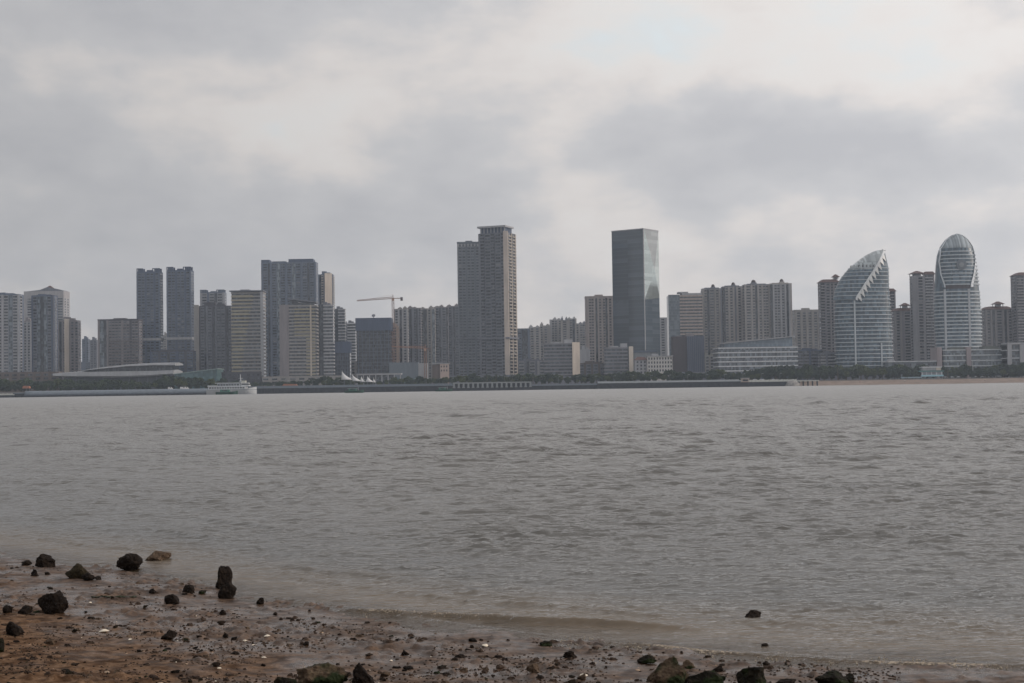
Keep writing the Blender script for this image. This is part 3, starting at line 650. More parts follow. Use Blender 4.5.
# ---- podium under the egg tower
s = Bld('hotel_podium', 'low podium with pinkish pillars and glass bands under the egg tower', 937, 1002, 349.5, 1400, .35, 0, 'podium'); s.core(glass((.07, .085, .1), .2), name='glass_core')
s.bands(wall((.5, .53, .55)), 1, s.H-1, 5.2, .2, .6)
for px, w in ((940.5, 5), (970, 4.5)):
    x = (P(px, 360, 1395).x-s.cx); b = MB(); b.box(x-w/2, x+w/2, -s.T/2-2.2, s.T/2, -5, s.H+2.4); b.build('pillar_block', wall((.3, .26, .27)), s.root)
b = MB(); b.box(-s.W*.35, s.W*.02, -s.T/3, s.T/3, s.H+.1, s.H+2.5); b.box(s.W*.2, s.W*.45, -s.T/3, s.T/3, s.H+.1, s.H+3); b.build('roof_plant', wall((.1, .11, .1)), s.root)
s = Bld('framed_pavilion', 'white-framed glass building at the right edge beside the podium', 1001, 1046, 344.5, 1385, .4, 0, 'building'); s.core(GD, name='glass_core')
for k in range(4):
    b = MB(); x = -s.W/2+k*s.W/3.2; b.box(x, x+4, -s.T/2-2.5, s.T/2, -5, s.H-.1); b.build('white_pier', PALE, s.root)
b = MB(); b.box(-s.W/2-.2, s.W/2, -s.T/2-2.7, s.T/2+.2, s.H, s.H+1.8); b.build('roof_slab', PALE, s.root)
s.bands(WHITE, 3, s.H-6, 7.5, .12, .9)
s = Bld('garden_hall', 'low white-roofed hall between the sail tower and egg podium', 884, 938, 362, 1400, .3, 0, 'hall'); s.core(wall((.2, .23, .25)))
b = MB(); b.box(-s.W/2-1, s.W/2, -s.T/2-1.5, s.T/2+1, s.H, s.H+.9); b.build('roof_slab', WHITE, s.root); s.bays('F', 'pWpWpWpWp', 1, s.H-1, GREY)
b = MB(); b.prism([(-s.W*.5, s.H+.9), (-s.W*.36, s.H+.9), (-s.W*.44, s.H+3.4)], -s.T/2, s.T/3); b.build('roof_gable', PALE, s.root)

# ---- museum with lens-shaped roofs
D = 1385; O = Vector((P(118, 380, D).x, D, GROUND_Z)); loc = lambda px, py: ((P(px, py, D)-O).x, (P(px, py, D)-O).z)
rt = empty('lens_museum', O, 0, 'long low museum of two stacked lens-shaped roofs on the left shore', 'museum')
def slab_curve(top, bot, y0, y1, name, mt, steps=14):
    mb = MB(); n = len(top); rg = []
    for (x, zt), (x2, zb_) in zip(top, bot):
        rg.append([(x, y0+.6, zb_), (x, y0-1.0, zb_+.22*(zt-zb_)), (x, y0, zt-.1*(zt-zb_)), (x, (y0+y1)/2, zt+.6), (x, y1, zt-.2*(zt-zb_)), (x, y1, zb_+.3*(zt-zb_))][::-1])
    mb.loft(rg); return mb.build(name, mt, rt, smooth=False)
def px_curve(pts): xs = np.linspace(pts[0][0], pts[-1][0], 24); ys = np.interp(xs, [p[0] for p in pts], [p[1] for p in pts]); return [loc(x, y) for x, y in zip(xs, ys)]
lwt = px_curve([(57, 373.5), (80, 371.8), (120, 371.0), (150, 370.8), (176.5, 370.0)]); lwb = px_curve([(57, 376.5), (80, 377.3), (120, 377.6), (150, 376.6), (174, 374.6)])
upt = px_curve([(84, 370.8), (105, 367.2), (130, 364.6), (155, 363.3), (177.5, 363)]); upb = px_curve([(84, 371), (105, 369), (130, 366.8), (155, 365.8), (177, 365.8)])
ML = wall((.30, .31, .33)); slab_curve(lwt, lwb, -12, 26, 'lower_roof', ML); slab_curve(upt, upb, -10, 24, 'upper_roof', ML)
b = MB(); gl = [loc(92, 371.5), loc(174, 371.5), loc(174, 365.3), loc(130, 366.3), loc(105, 368.5)]; b.prism(gl, -7, 20); b.build('glass_wall', GDk, rt)
b = MB(); x0, _ = loc(66, 380); x1, _ = loc(172, 380); b.box(x0, x1, -6, 20, -5, loc(120, 376.4)[1]); b.build('ground_floor', wall((.12, .13, .14)), rt)
for k in range(12):
    b = MB(); x = x0+3+k*(x1-x0-8)/11; b.box(x, x+.7, -7.5, -6.8, -3, loc(120, 376)[1]); b.build('column', GREY, rt)
b = MB(); x0, z0 = loc(177, 380); x1, z1 = loc(219, 369.2); _, zl = loc(177, 374.5)
b.prism([(x0, -5), (x1+2, -5), (x1, z1), (x0, zl)], -10, 20)
rt = empty('teal_hall', (O.x+200*0, O.y, O.z), 0, 'wedge-shaped teal glass hall right of the lens museum', 'hall'); b.build('glass_wedge', TEAL, rt)
b = MB(); b.prism([(x0-1, zl), (x1+1, z1), (x1+1, z1+.6), (x0-1, zl+.6)], -11, 21); b.build('roof_edge', wall((.3, .4, .4)), rt)
# low infill blocks so no gap shows the empty land
for lab, x0, x1, yt, wm in (('brown low block under the leftmost towers', -12, 62, 372, BROWN), ('grey low block behind the teal hall', 218, 262, 372, DARKGREY), ('low beige shop row right of the ferry', 262, 345, 376, BEIGE), ('low pale hall below the tallest pair', 449, 545, 375, GREY), ('low white house row below the mid-rises', 545, 636, 376, GREY), ('low dark block beneath the ribbed brown block', 672, 716, 372, GREY), ('long grey garden wall block beneath the sail tower', 796, 886, 372, GREY)):
    resi('low_block', lab, x0, x1, yt, 1395, 'WpWpWp', wm, None, .15, rep=3, roof=None, cat='low block')
resi('apartment_tower', 'grey block filling behind the left twin tower and gridded block', 60, 110, 362, 1900, 'WpWpWpW', BLUEGREY, None, .3, roof=None)

# ================================================================== cranes
def crane(label, px, ybase, ytop, D, jl, jr, ytip, mt, dep=0):
    base = P(px, ybase, D); rt = empty('tower_crane', (base.x, D, GROUND_Z), 0, label, 'crane')
    H = P(px, ytop, D).z-GROUND_Z; w = 1.0
    b = MB()
    for sx in (-w, w):
        for sy in (-w, w): b.box(sx-.22, sx+.22, sy-.22, sy+.22, 0, H)
    n = int(H/2.4)
    for i in range(n):
        z = i*H/n; sg = 1 if i % 2 else -1
        b.tube((-w*sg, -w, z), (w*sg, -w, z+H/n), .15, n=4); b.tube((-w, -w*sg, z), (-w, w*sg, z+H/n), .15, n=4); b.box(-w, w, -w-.1, -w+.1, z-.12, z+.12)
    b.build('mast', mt, rt)
    x0 = (P(jl, ytip, D).x-base.x); x1 = (P(jr, ytip, D).x-base.x); z0 = P(jl, ytip, D).z-GROUND_Z
    b = MB(); n = 26; far, near = (x0, x1) if abs(x0) > abs(x1) else (x1, x0)
    zf = z0+dep
    b.tube((0, -.7, H), (far, -.7, zf), .28, n=5); b.tube((0, .7, H), (far, .7, zf), .28, n=5); b.tube((0, 0, H+1.8), (far, 0, zf+.9), .26, n=5)
    for i in range(n):
        a, e = i/n, (i+1)/n
        b.tube((far*a, -.7, H+(zf-H)*a), (far*(a+e)/2, 0, H+1.8+(zf+.9-H-1.8)*(a+e)/2), .13, n=4); b.tube((far*(a+e)/2, 0, H+1.8+(zf-H-.9)*(a+e)/2), (far*e, -.7, H+(zf-H)*e), .13, n=4)
    b.build('jib', mt, rt)
    b = MB(); b.box(min(0, near), max(0, near), -.8, .8, H-.2, H+.5); b.build('counter_jib', mt, rt)
    b = MB(); s_ = 1 if near > 0 else -1; b.box(near-1.6*s_, near+.8*s_, -1.1, 1.1, H-2.4, H+1.2); b.build('counterweight', flat('concrete', (.12, .1, .1)), rt)
    b = MB(); b.box(-1.2, 1.2, -2.2, -.9, H-2.4, H-.3); b.build('cab', flat('crane_cab', (.4, .25, .18)), rt)
    b = MB(); b.tube((-.9, 0, H), (0, 0, H+4), .2, n=5); b.tube((.9, 0, H), (0, 0, H+4), .2, n=5); b.tube((0, 0, H+4), (far*.6, 0, H+(zf-H)*.6+1.5), .07, n=4); b.build('apex_frame', mt, rt)
crane('tall brick-red tower crane with a level jib above the dark box block', 393.8, 372, 298.5, 1470, 357, 402, 301, flat('crane_steel', (.26, .16, .13)))
crane('short orange tower crane in front of the residential cluster', 425.5, 372, 348.5, 1425, 392, 430, 347, flat('crane_orange', (.24, .13, .085)))

# ================================================================== far land, beach, sea walls
LANDM = flat('promenade_paving', (.2, .19, .18), .9, sc_=.2)
b = MB(); b.box(-1850, 262, 1303, 2450, -1.5, GROUND_Z); b.box(262, 1850, 1345, 2450, -1.5, GROUND_Z-.01); tag(b.build('city_land', LANDM), kind='structure')
SANDM = flat('far_sand', (.22, .17, .14), .95, sc_=.15, var=.2)
b = MB(); xs = np.linspace(262, 1850, 60)
for i in range(59):
    q = [6*math.sin(x*.02)+3*math.sin(x*.053) for x in (xs[i], xs[i+1])]
    b.poly([(xs[i], 1312+q[0], -.6), (xs[i+1], 1312+q[1], -.6), (xs[i+1], 1346, 4.4), (xs[i], 1346, 4.4)])
tag(b.build('far_beach', SANDM), kind='structure')
CONC = flat('quay_concrete', (.04, .045, .052), .85, sc_=.4, var=.35); CAP = flat('quay_cap', (.17, .20, .235), .7, sc_=.5); CAPW = flat('quay_pale', (.50, .51, .48), .7, sc_=.5)
def wx(px, D=1290): return P(px, 388, D).x
def seawall(label, x0, x1, D, zw, zp, kind, capm=CAP):
    a, e = wx(x0, D), wx(x1, D); c = (a+e)/2; rt = empty('sea_wall', (c, D, 0), 0, label, 'sea wall')
    a -= c; e -= c
    n = max(2, int((e-a)/9)); b = MB(); b.box(a, e, 0, 14+1303-D, -1.5, zw)
    for k in range(n): b.box(a+(e-a)*k/n, a+(e-a)*k/n+1.0, -.7, .1, -1.5, zw-.3)
    b.build('wall_face', CONC, rt)
    if kind == 'tube':
        b = MB(); rg = []
        for x in np.linspace(a, e, 30): rg.append([(x, 3+(-2.3)*math.cos(t), zw+(zp-zw)*math.sin(t)) for t in np.linspace(0, math.pi, 9)][::-1])
        b.loft(rg); b.build('rounded_cap', capm, rt, smooth=True)
    elif kind == 'rail':
        b = MB(); b.box(a, e, .1, 1.0, zw, zw+.7); b.build('coping', capm, rt)
        k = 0; x = a; first = None
        while x < e-4 and k < 95:
            if first is None:
                q = MB(); q.box(0, 3.4, .3, .55, zw+.7, zp-.4); q.box(3.4, 3.9, .2, .7, zw+.7, zp); first = q.build('parapet_panel', capm, rt); o = first
            else: o = first.copy(); COL.objects.link(o); o.parent = rt
            o.location = (x, 0, 0); o.scale = (1, 1, 1); x += 4.1; k += 1
    elif kind == 'arch':
        b = MB(); b.box(a, e, .2, 3, zp-1.2, zp); b.box(a, e, 2.2, 3, zw, zp-1.2, 1); b.build('top_beam', [capm, CONC], rt)
        n = int((e-a)/4.2); first = None
        for k in range(n+1):
            if first is None:
                q = MB(); q.box(-.85, .85, .2, 2, zw, zp-1.2); q.box(-1.2, 1.2, 0, 2.1, zw, zw+.8); first = q.build('pier', capm, rt); o = first
            else: o = first.copy(); COL.objects.link(o); o.parent = rt
            o.location = (a+.9+(e-a-1.8)*k/n, 0, 0)
    return rt
seawall('smooth rounded grey breakwater left of the white ferry', 24, 214, 1288, 1.4, 5.6, 'tube')
seawall('dark quay with a pale low deck in the far left corner', -60, 14, 1290, 2.2, 4.0, 'rail', CAPW)
seawall('dark boulder-faced quay between the corner deck and the breakwater', 13, 26, 1292, 3.4, 4.2, 'rail')
seawall('long dark quay with a blue-grey parapet right of the ferry', 213, 455, 1290, 4.9, 7.4, 'rail')
seawall('jetty with a row of pale piers ending in a bright right end', 453, 531.5, 1272, 2.6, 7.6, 'arch', flat('jetty_paint', (.24, .26, .27), .7, sc_=.5))
seawall('low dark quay between the pier jetty and the high dark wall', 530, 600, 1290, 3.6, 5.2, 'rail')
seawall('high dark wall with a dashed pale parapet before the white office', 598, 741, 1280, 5.0, 7.0, 'rail', flat('quay_dash', (.38, .41, .43), .7, sc_=.5))
seawall('dark wall topped by a cream fence left of the far beach', 738, 800, 1282, 4.2, 6.4, 'rail', CAPW)
rt = empty('concrete_kiosk', (wx(745.5, 1281), 1281, 4.2), 0, 'small pinkish kiosk standing on the dark wall before the white office', 'kiosk')
b = MB(); b.box(-3.6, 3.6, 0, 4, 0, 3.4); b.build('wall', wall((.42, .36, .32)), rt); b = MB(); b.box(-4, 4, -.4, 4.4, 3.4, 3.9); b.build('roof', PALE, rt); b = MB(); b.box(-2.4, 2.4, -.08, .05, .8, 2.4); b.build('window', GDk, rt)
rt = empty('rubble_mound', (wx(793, 1279), 1279, 0), 0, 'pale concrete mound at the right end of the quay wall', 'mound')
b = MB(); rg = []
for q in range(7):
    t = q/6*math.pi/2; r = 6.5*math.cos(t)+.2; rg.append([((r*(1+.12*math.sin(3*a+q)))*math.cos(a), 3+(r*.6)*math.sin(a), 5.2*math.sin(t)) for a in np.linspace(0, 2*math.pi, 15)[:-1]])
b.loft(rg); b.build('rubble', flat('pale_rubble', (.26, .25, .24), .9, sc_=.6, var=.35), rt)
rt = empty('low_jetty', (wx(806, 1283), 1283, 0), 0, 'thin pale jetty running out beside the far beach', 'jetty')
b = MB(); b.box(-16, 12, 0, 4, 4.2, 5.0); b.build('deck', CAPW, rt)
for k in range(7):
    b = MB(); b.box(-15+k*4.2, -14.2+k*4.2, .5, 3.5, -1.5, 4.2); b.build('pile', CONC, rt)

# ---- beach pavilion
D = 1352; O = Vector((P(932, 376, D).x, D, 4.4)); rt = empty('beach_pavilion', O, 0, 'white pavilion with a teal middle canopy on the far beach', 'pavilion')
sx = D/FPX
def bx(name, x0, x1, y0, y1, mt, dy=(0, 8)):
    b = MB(); b.box((x0-932)*sx, (x1-932)*sx, dy[0], dy[1], P(932, y1, D).z-O.z, P(932, y0, D).z-O.z); return b.build(name, mt, rt)
bx('upper_wall', 923, 941, 367.6, 370.4, wall((.35, .36, .38)), (1, 7)); bx('roof', 922, 942, 366.6, 367.6, WHITE, (0, 8)); bx('cream_box', 936.5, 941.3, 367.2, 370.3, CREAM, (.4, 6))  # right end of the upper floor is a cream box
bx('teal_canopy', 919, 944, 370.6, 371.8, flat('teal_canvas', (.08, .18, .18)), (-1, 8)); bx('lower_wall', 922, 942, 371.8, 375.6, wall((.38, .38, .42)), (1, 7))
for x in (921.6, 926, 931, 936, 941.4): bx('column', x, x+.8, 371.8, 376.5, WHITE, (-.6, .1))
bx('counter', 921, 943, 374.8, 376.5, flat('blue_panel', (.3, .5, .58)), (-1.6, -.7)); 
rt = empty('beach_awning', (P(912, 376, D).x, D, 4.4), 0, 'low pale blue awning row left of the beach pavilion', 'awning')
O = Vector(rt.location); b = MB(); b.box(-10.5, 9, -1, 2.4, 1.6, 2.5); b.build('awning_cloth', flat('awning_blue', (.3, .40, .46)), rt)
for k in range(6):
    b = MB(); b.box(-10+k*3.6, -9.7+k*3.6, -.6, -.3, -1, 1.6); b.build('post', GREY, rt)
# ---- flagpole
p = P(973, 375, 1360); rt = empty('flagpole', (p.x, 1360, GROUND_Z), 0, 'thin pale flagpole standing in front of the egg tower podium', 'flagpole')
b = MB(); b.tube((0, 0, -1), (0, 0, P(973, 361, 1360).z-GROUND_Z), .3, .15, 8); b.build('pole', WHITE, rt)
b = MB(); b.box(-1, 1, -1, 1, -.5, .5); b.build('plinth', GREY, rt)

# ---- tensile tents
TENT = flat('tent_canvas', (.55, .56, .57), .7)
for k, (px, yt, w, lean) in enumerate(((342, 369.8, 9, 1.7), (352.3, 373.3, 7.5, 1.9), (361.3, 375.2, 4.5, .8), (367.5, 375.4, 6.5, 1.0), (373.8, 376.5, 2.6, .2))):
    D = 1318; p = P(px, 381, D); zt = P(px, yt, D).z-GROUND_Z; w *= D/FPX
    rt = empty('sail_tent', (p.x, D, GROUND_Z), 0, ['largest white peaked sail tent, leftmost of the tent row', 'second white sail tent with a long right sweep', 'third small upright white sail tent', 'fourth sail tent, wider than the small upright one before it', 'tiny pale tent at the right end of the tent row'][k], 'tent', 'white sail tents on the promenade')
    b = MB(); n = 10; base = zt*.42; rows = []
    for j in range(8):
        t = j/7; r = (1-t)**1.9; rows.append([((w*.55*math.cos(a)*(1+.25*math.cos(2*a)))*r+(1-t)*0+lean*w*.35*(r), w*.4*math.sin(a)*r, base+(zt-base)*t) for a in np.linspace(0, 2*math.pi, 13)[:-1]])
    b.loft(rows); b.build('canvas', TENT, rt, smooth=True)
    for a in (0, 2.1, 4.2):
        b = MB(); b.tube((w*.5*math.cos(a)+lean*w*.3, w*.35*math.sin(a), 0), (w*.5*math.cos(a)+lean*w*.3, w*.35*math.sin(a), base+.4), .18, n=6); b.build('mast', GREY, rt)
# ---- vans, orange awnings, lamps
def van(px, D, label, c=(.7, .7, .7), L=5.6):
    p = P(px, 386, D); rt = empty('parked_van', (p.x, D, GROUND_Z+.05), 0, label, 'van')
    b = MB(); b.prism([(-L/2, .4), (L/2, .4), (L/2, 1.2), (L/2-.9, 1.5), (L/2-1.5, 2.3), (-L/2, 2.4)], -1, 1); b.build('body', flat('van_paint', c, .35), rt)
    b = MB(); b.prism([(L/2-1.0, 1.5), (L/2-1.55, 2.15), (L/2-2.6, 2.15), (L/2-2.6, 1.5)], -1.01, 1.01); b.build('window', GDk, rt)
    for x in (-L/2+1.1, L/2-1.1):
        for y in (-.95, .95):
            b = MB(); b.tube((x, y-.12, .36), (x, y+.12, .36), .36, n=14); b.build('wheel', ROOFDK, rt)
van(183.3, 1306, 'white van parked at the quay, left of the close pair'); van(186.2, 1307, 'white van parked nose to tail right of the first', L=4.6); van(170.5, 1309, 'lone white van parked by the museum trees', L=4.2)
for px, y, w, lab in ((26.5, 387.5, 7.5, 'orange awning at the left end of the breakwater'), (290, 385.5, 16, 'long orange awning on the quay right of the ferry')):
    D = 1301; p = P(px, y, D); w *= D/FPX; rt = empty('orange_awning', (p.x, D, GROUND_Z), 0, lab, 'awning')
    z = p.z-GROUND_Z; b = MB(); b.prism([(-w/2, z-.8), (w/2, z-.8), (w*.4, z+1.2), (-w*.38, z+1.6)], -1.5, 2); b.build('awning_cloth', flat('orange_cloth', (.35, .15, .09)), rt)
    for x in (-w*.45, 0, w*.43):
        b = MB(); b.box(x, x+.3, -1, -.7, -.5, z-.8); b.build('post', GREY, rt)
lm = None
lamps = [float(x) for x in np.linspace(262, 452, 16)]+[float(x) for x in np.linspace(540, 780, 14)]
for i, px in enumerate(lamps):
    D = 1303.5
    if lm is None:
        lm = empty('street_lamp', (0, 0, 0)); b = MB(); b.tube((0, 0, 0), (0, 0, 6.5), .14, .09, 6); b.build('post', GREY, lm)
        b = MB(); b.tube((-.2, 0, 6.5), (1.5, 0, 6.8), .07, n=5); b.box(1.0, 2.0, -.25, .25, 6.7, 6.95); b.build('lamp_head', WHITE, lm); o = lm
    else: o = copy_tree(lm)
    o.location = (wx(px, D), D, GROUND_Z)
    tag(o, 'slim grey street lamp on the long quay between ferry and jetty' if px < 500 else 'slim grey street lamp on the quay between the jetty and the far beach', 'street lamp', 'street lamps along the far quay')
# people on the quay (a few pixels each)
SKIN = flat('skin', (.4, .25, .18))
def tiny_person(px, D, zg, c, label):
    mb = MB(); p = P(px, 385, D)
    prof = [(0, .16, .1), (.05, .18, .12), (.45, .17, .11), (.85, .21, .14), (1.05, .2, .13), (1.35, .25, .14), (1.45, .22, .12), (1.5, .07, .07), (1.56, .07, .07), (1.62, .1, .11), (1.7, .11, .12), (1.78, .06, .07)]
    mb.loft([[(a*math.cos(t), b_*math.sin(t), z) for t in np.linspace(0, 2*math.pi, 9)[:-1]] for z, a, b_ in prof])
    for i, f in enumerate(mb.f): mb.m[i] = 1 if (i//8) >= 6 else (0 if (i//8) >= 3 else 2)
    o = mb.build('person', [flat('shirt', c), SKIN, flat('trousers', (.05, .05, .07))], None, True); o.location = (p.x, D, zg)
    tag(o, label, 'person', 'people strolling on the far quay')
for px, c, l in ((311, (.7, .7, .7), 'person in white on the quay left of the sail tents'), (326, (.75, .73, .7), 'person in pale shirt standing under the quay trees by the tents'), (388, (.6, .6, .6), 'person in grey beyond the parapet below the flat pavilion'), (396.5, (.7, .68, .65), 'person in white near the end of the flat pavilion'), (433, (.7, .7, .7), 'person in white beside the pink-walled block'), (442, (.5, .5, .52), 'person in grey near the moored green boat'), (860, (.3, .1, .1), 'person in dark red on the far beach below the sail tower'), (905, (.7, .7, .7), 'person in white on the far beach left of the pavilion'), (985, (.6, .5, .4), 'person in tan on the far beach right of the flagpole')):
    tiny_person(px, 1302 if px < 800 else 1330, GROUND_Z if px < 800 else 2.2, c, l)

# ================================================================== boats
HULLW = flat('white_hull', (.52, .54, .56), .4); HULLG = flat('green_hull', (.02, .07, .05), .5); DKW = GDk
def hull(mb, L, B, z0, z1, bow=.25, mi=0, flare=.8):
    rg = []
    for i in range(15):
        t = i/14; x = -L/2+L*t; f = 1 if t < 1-bow else max(.03, math.cos((t-(1-bow))/bow*math.pi/2))**.8
        rise = (max(0, t-.6)/.4)**2*(z1-z0)*.35
        rg.append([(x, -B/2*f, z1+rise), (x, -B/2*f*flare, (z0+z1)/2), (x, -B/2*f*.55, z0), (x, B/2*f*.55, z0), (x, B/2*f*flare, (z0+z1)/2), (x, B/2*f, z1+rise)])
    mb.loft(rg, mi)
D = 1255; p = P(232, 394, D); rt = empty('ferry', (p.x, D, 0), 0, 'white two-deck passenger ferry with bridge and mast at its right end', 'ferry')
b = MB(); hull(b, 43.5, 11, -.5, 4.6, .22); b.build('hull', HULLW, rt)
b = MB(); b.box(-20, 13, -5, 5, 4.6, 7.0); b.build('lower_deck_house', HULLW, rt)
b = MB(); b.box(-12, 8, -4.6, 4.6, 7.0, 9.8); b.build('upper_deck_house', wall((.45, .48, .52)), rt)
b = MB(); b.box(-14, 9, -5.2, 5.2, 9.8, 10.3); b.build('upper_roof', HULLW, rt)
b = MB(); b.prism([(8.5, 7), (16, 7), (15, 10), (9, 10)], -4, 4); b.build('bridge', HULLW, rt)
b = MB(); b.prism([(9.2, 8.2), (15.75, 8.2), (15.3, 9.3), (9.4, 9.3)], -4.05, 4.05); b.build('bridge_window', DKW, rt)
b = MB(); b.box(9, 12.5, -2, 2, 10.0, 12.0); b.build('wheelhouse_top', wall((.5, .5, .45)), rt)
b = MB(); b.tube((8, 0, 9.8), (7.5, 0, 17.5), .5, .2, 8); b.tube((5.8, 0, 14), (9.6, 0, 14), .15, n=6); b.tube((6.6, 0, 11), (7.9, 0, 13.5), .25, n=6); b.build('mast', HULLW, rt)
for k in range(14):
    b = MB(); b.box(-19+k*2.25, -17.4+k*2.25, -5.06, -4.9, 5.2, 6.4); b.build('window', DKW, rt)
for k in range(8):
    b = MB(); b.box(-11.5+k*2.4, -9.8+k*2.4, -4.66, -4.5, 7.8, 9.1); b.build('window', DKW, rt)
b = MB(); b.box(-20.5, -12, -5.4, -5.2, 7.0, 8.0); b.box(-20.5, -20.3, -5.2, 5.2, 7.0, 8.0); b.build('railing', HULLW, rt)
b = MB(); hull(b, 43.6, 11.1, 3.6, 4.1, .22); b.build('blue_stripe', flat('blue_paint', (.08, .12, .2)), rt)
def workboat(px, D, L, label, canopy=True, c=HULLG):
    p = P(px, 393, D); rt = empty('work_boat', (p.x, D, 0), 0, label, 'boat')
    b = MB(); hull(b, L, L*.25, -.3, L*.12, .3); b.build('hull', c, rt)
    b = MB(); b.box(-L*.3, L*.12, -L*.09, L*.09, L*.12, L*.23); b.build('cabin', flat('cabin_green', (.06, .17, .13)), rt)
    b = MB(); b.box(-L*.2, L*.02, -L*.092, -L*.08, L*.16, L*.205); b.build('window', DKW, rt)
    if canopy: b = MB(); b.box(-L*.36, L*.16, -L*.11, L*.11, L*.23, L*.245); b.build('canopy', PALE, rt)
    b = MB(); b.tube((L*.2, 0, L*.08), (L*.2, 0, L*.3), .1, n=5); b.build('mast', WHITE, rt)
workboat(227, 1238, 19, 'dark green work boat lying in front of the white ferry', False)
workboat(354.5, 1120, 15, 'dark green boat moored at the quay below the sail tents')
workboat(444, 1180, 14, 'green boat with a pale canopy moored left of the pier jetty')
# ================================================================== trees
LEAF = [flat('foliage', (.042, .065, .030), .8, sc_=.5, var=.35), flat('foliage', (.03, .05, .032), .8, sc_=.5, var=.35), flat('foliage', (.07, .09, .03), .8, sc_=.5, var=.3)]
BARK = flat('bark', (.09, .07, .055), .9)
def make_tree(seed, h, spread, leaf):
    rg_ = random.Random(seed); rt = empty('broadleaf_tree', (0, 0, 0))
    b = MB(); b.tube((0, 0, -.5), (.2, 0, h*.35), .35, .22, 7); tips = []
    for k in range(6):
        a = k*1.05+rg_.random(); q = (math.cos(a)*spread*.5, math.sin(a)*spread*.5, h*(.5+.25*rg_.random())); b.tube((.2, 0, h*.3), q, .16, .06, 5); tips.append(q)
    b.build('trunk', BARK, rt)
    b = MB(); cl = [(0, 0, h*.72, spread*.55)]+[(q[0]*1.25, q[1]*1.25, q[2]+h*.04, spread*(.28+.2*rg_.random())) for q in tips]+[(rg_.uniform(-.5, .5)*spread, rg_.uniform(-.4, .4)*spread, h*rg_.uniform(.2, .95), spread*rg_.uniform(.2, .34)) for _ in range(11)]
    for cx, cy, cz, r in cl:
        for _ in range(int(70+110*r/spread)):
            v = Vector((rg_.gauss(0, 1), rg_.gauss(0, 1), rg_.gauss(0, 1))).normalized()*r*rg_.uniform(.55, 1.05)
            c = Vector((cx, cy, cz))+Vector((v.x, v.y, v.z*.8)); nn = Vector((rg_.gauss(0, 1), rg_.gauss(0, 1), rg_.gauss(0, 1))).normalized()
            u = nn.orthogonal().normalized(); w = nn.cross(u); s_ = rg_.uniform(.35, .8)
            b.poly([c-u*s_, c-w*s_*.7, c+u*s_, c+w*s_*.7])
    b.build('crown', leaf, rt); return rt
def make_palm(seed, h):
    rg_ = random.Random(seed); rt = empty('palm_tree', (0, 0, 0)); b = MB(); b.tube((0, 0, -.5), (.3, 0, h), .3, .18, 7); b.build('trunk', BARK, rt); b = MB()
    for k in range(18):
        a = k*2.4+rg_.random(); e = rg_.uniform(-.2, 1.0); p0 = Vector((.3, 0, h)); d = Vector((math.cos(a)*math.cos(e), math.sin(a)*math.cos(e), math.sin(e)))
        side = d.cross(Vector((0, 0, 1))).normalized(); pr = p0
        for j in range(4):
            q = p0+d*(j+1)*.95+Vector((0, 0, -.16*(j+1)**2)); wv = side*(.5-.1*j); b.poly([pr-wv, q-wv*.8, q+wv*.8, pr+wv]); pr = q
    b.build('crown', LEAF[1], rt); return rt
protos = [make_tree(1, 10, 5.0, LEAF[0]), make_tree(2, 10, 6.2, LEAF[1]), make_tree(3, 10, 4.6, LEAF[2]), make_tree(4, 10, 5.6, LEAF[1]), make_tree(5, 10, 5.2, LEAF[0])]
first_used = set()
tops = [(-20, 379), (30, 380), (90, 380), (150, 380), (165, 376.5), (185, 376), (205, 379), (240, 380), (262, 380.5), (300, 379.5), (320, 377), (350, 379), (400, 378), (430, 376), (460, 374.5), (500, 374), (530, 373.5), (560, 375), (600, 373), (640, 371.5), (700, 370), (740, 370.5), (772, 365.5), (800, 367), (830, 364.5), (870, 365.5), (900, 364.5), (950, 366.5), (1000, 364.5), (1060, 364)]
spots = [('beneath the leftmost towers', 30), ('below the lens-shaped museum', 172), ('behind the white ferry', 262), ('below the two cream-banded towers', 335), ('between the sail tents and the crane', 400), ('beneath the residential cluster', 455), ('at the foot of the tallest tower', 530), ('below the hazy pale cluster', 602), ('below the prism tower and white hotel', 703), ('before the white office', 800), ('below the sail tower', 900), ('below the egg tower', 2000)]
tr = random.Random(11); px = -16
def put(proto, px, D, yt, zb):
    name = 'palm' if 'palm' in proto.name else 'broadleaf'
    if proto.name in first_used: o = copy_tree(proto)
    else: first_used.add(proto.name); o = proto
    p = P(px, 380, D); zt = P(px, yt, D).z; o.location = (p.x, D, zb); s_ = max(.35, (zt-zb)/10.3)
    o.scale = (s_*tr.uniform(.9, 1.25), s_*tr.uniform(.9, 1.2), s_); o.rotation_euler = (0, 0, tr.uniform(0, 6.28))
    where = next(w for w, e in spots if px < e); row = 'front' if D < (1335 if px < 808 else 1362) else 'back'
    tag(o, ('slender palm %s' if name == 'palm' else ('low dark bushy tree in the front row ' if row == 'front' else 'dark green broadleaf tree in the taller back row ')+'%s') % where, 'palm tree' if name == 'palm' else 'tree', 'palms on the far promenade' if name == 'palm' else row+' row trees on the far promenade')
while px < 1045:
    yt = np.interp(px, *zip(*tops)); right = px > 808
    put(tr.choice(protos), px, 1368+tr.uniform(-4, 8) if right else 1345+tr.uniform(-8, 12), yt+tr.uniform(-1.6, 3.2), GROUND_Z-.05)
    px += tr.uniform(4.5, 8)
px = -14
while px < 1045:
    yt = np.interp(px, *zip(*tops)); right = px > 808
    if not (917 < px < 945): put(tr.choice(protos), px, 1356+tr.uniform(-3, 3) if right else 1316+tr.uniform(-3, 8), yt+tr.uniform(2.5, 6.0), GROUND_Z-.05)
    px += tr.uniform(5.5, 9.5)
pp = make_palm(9, 9)
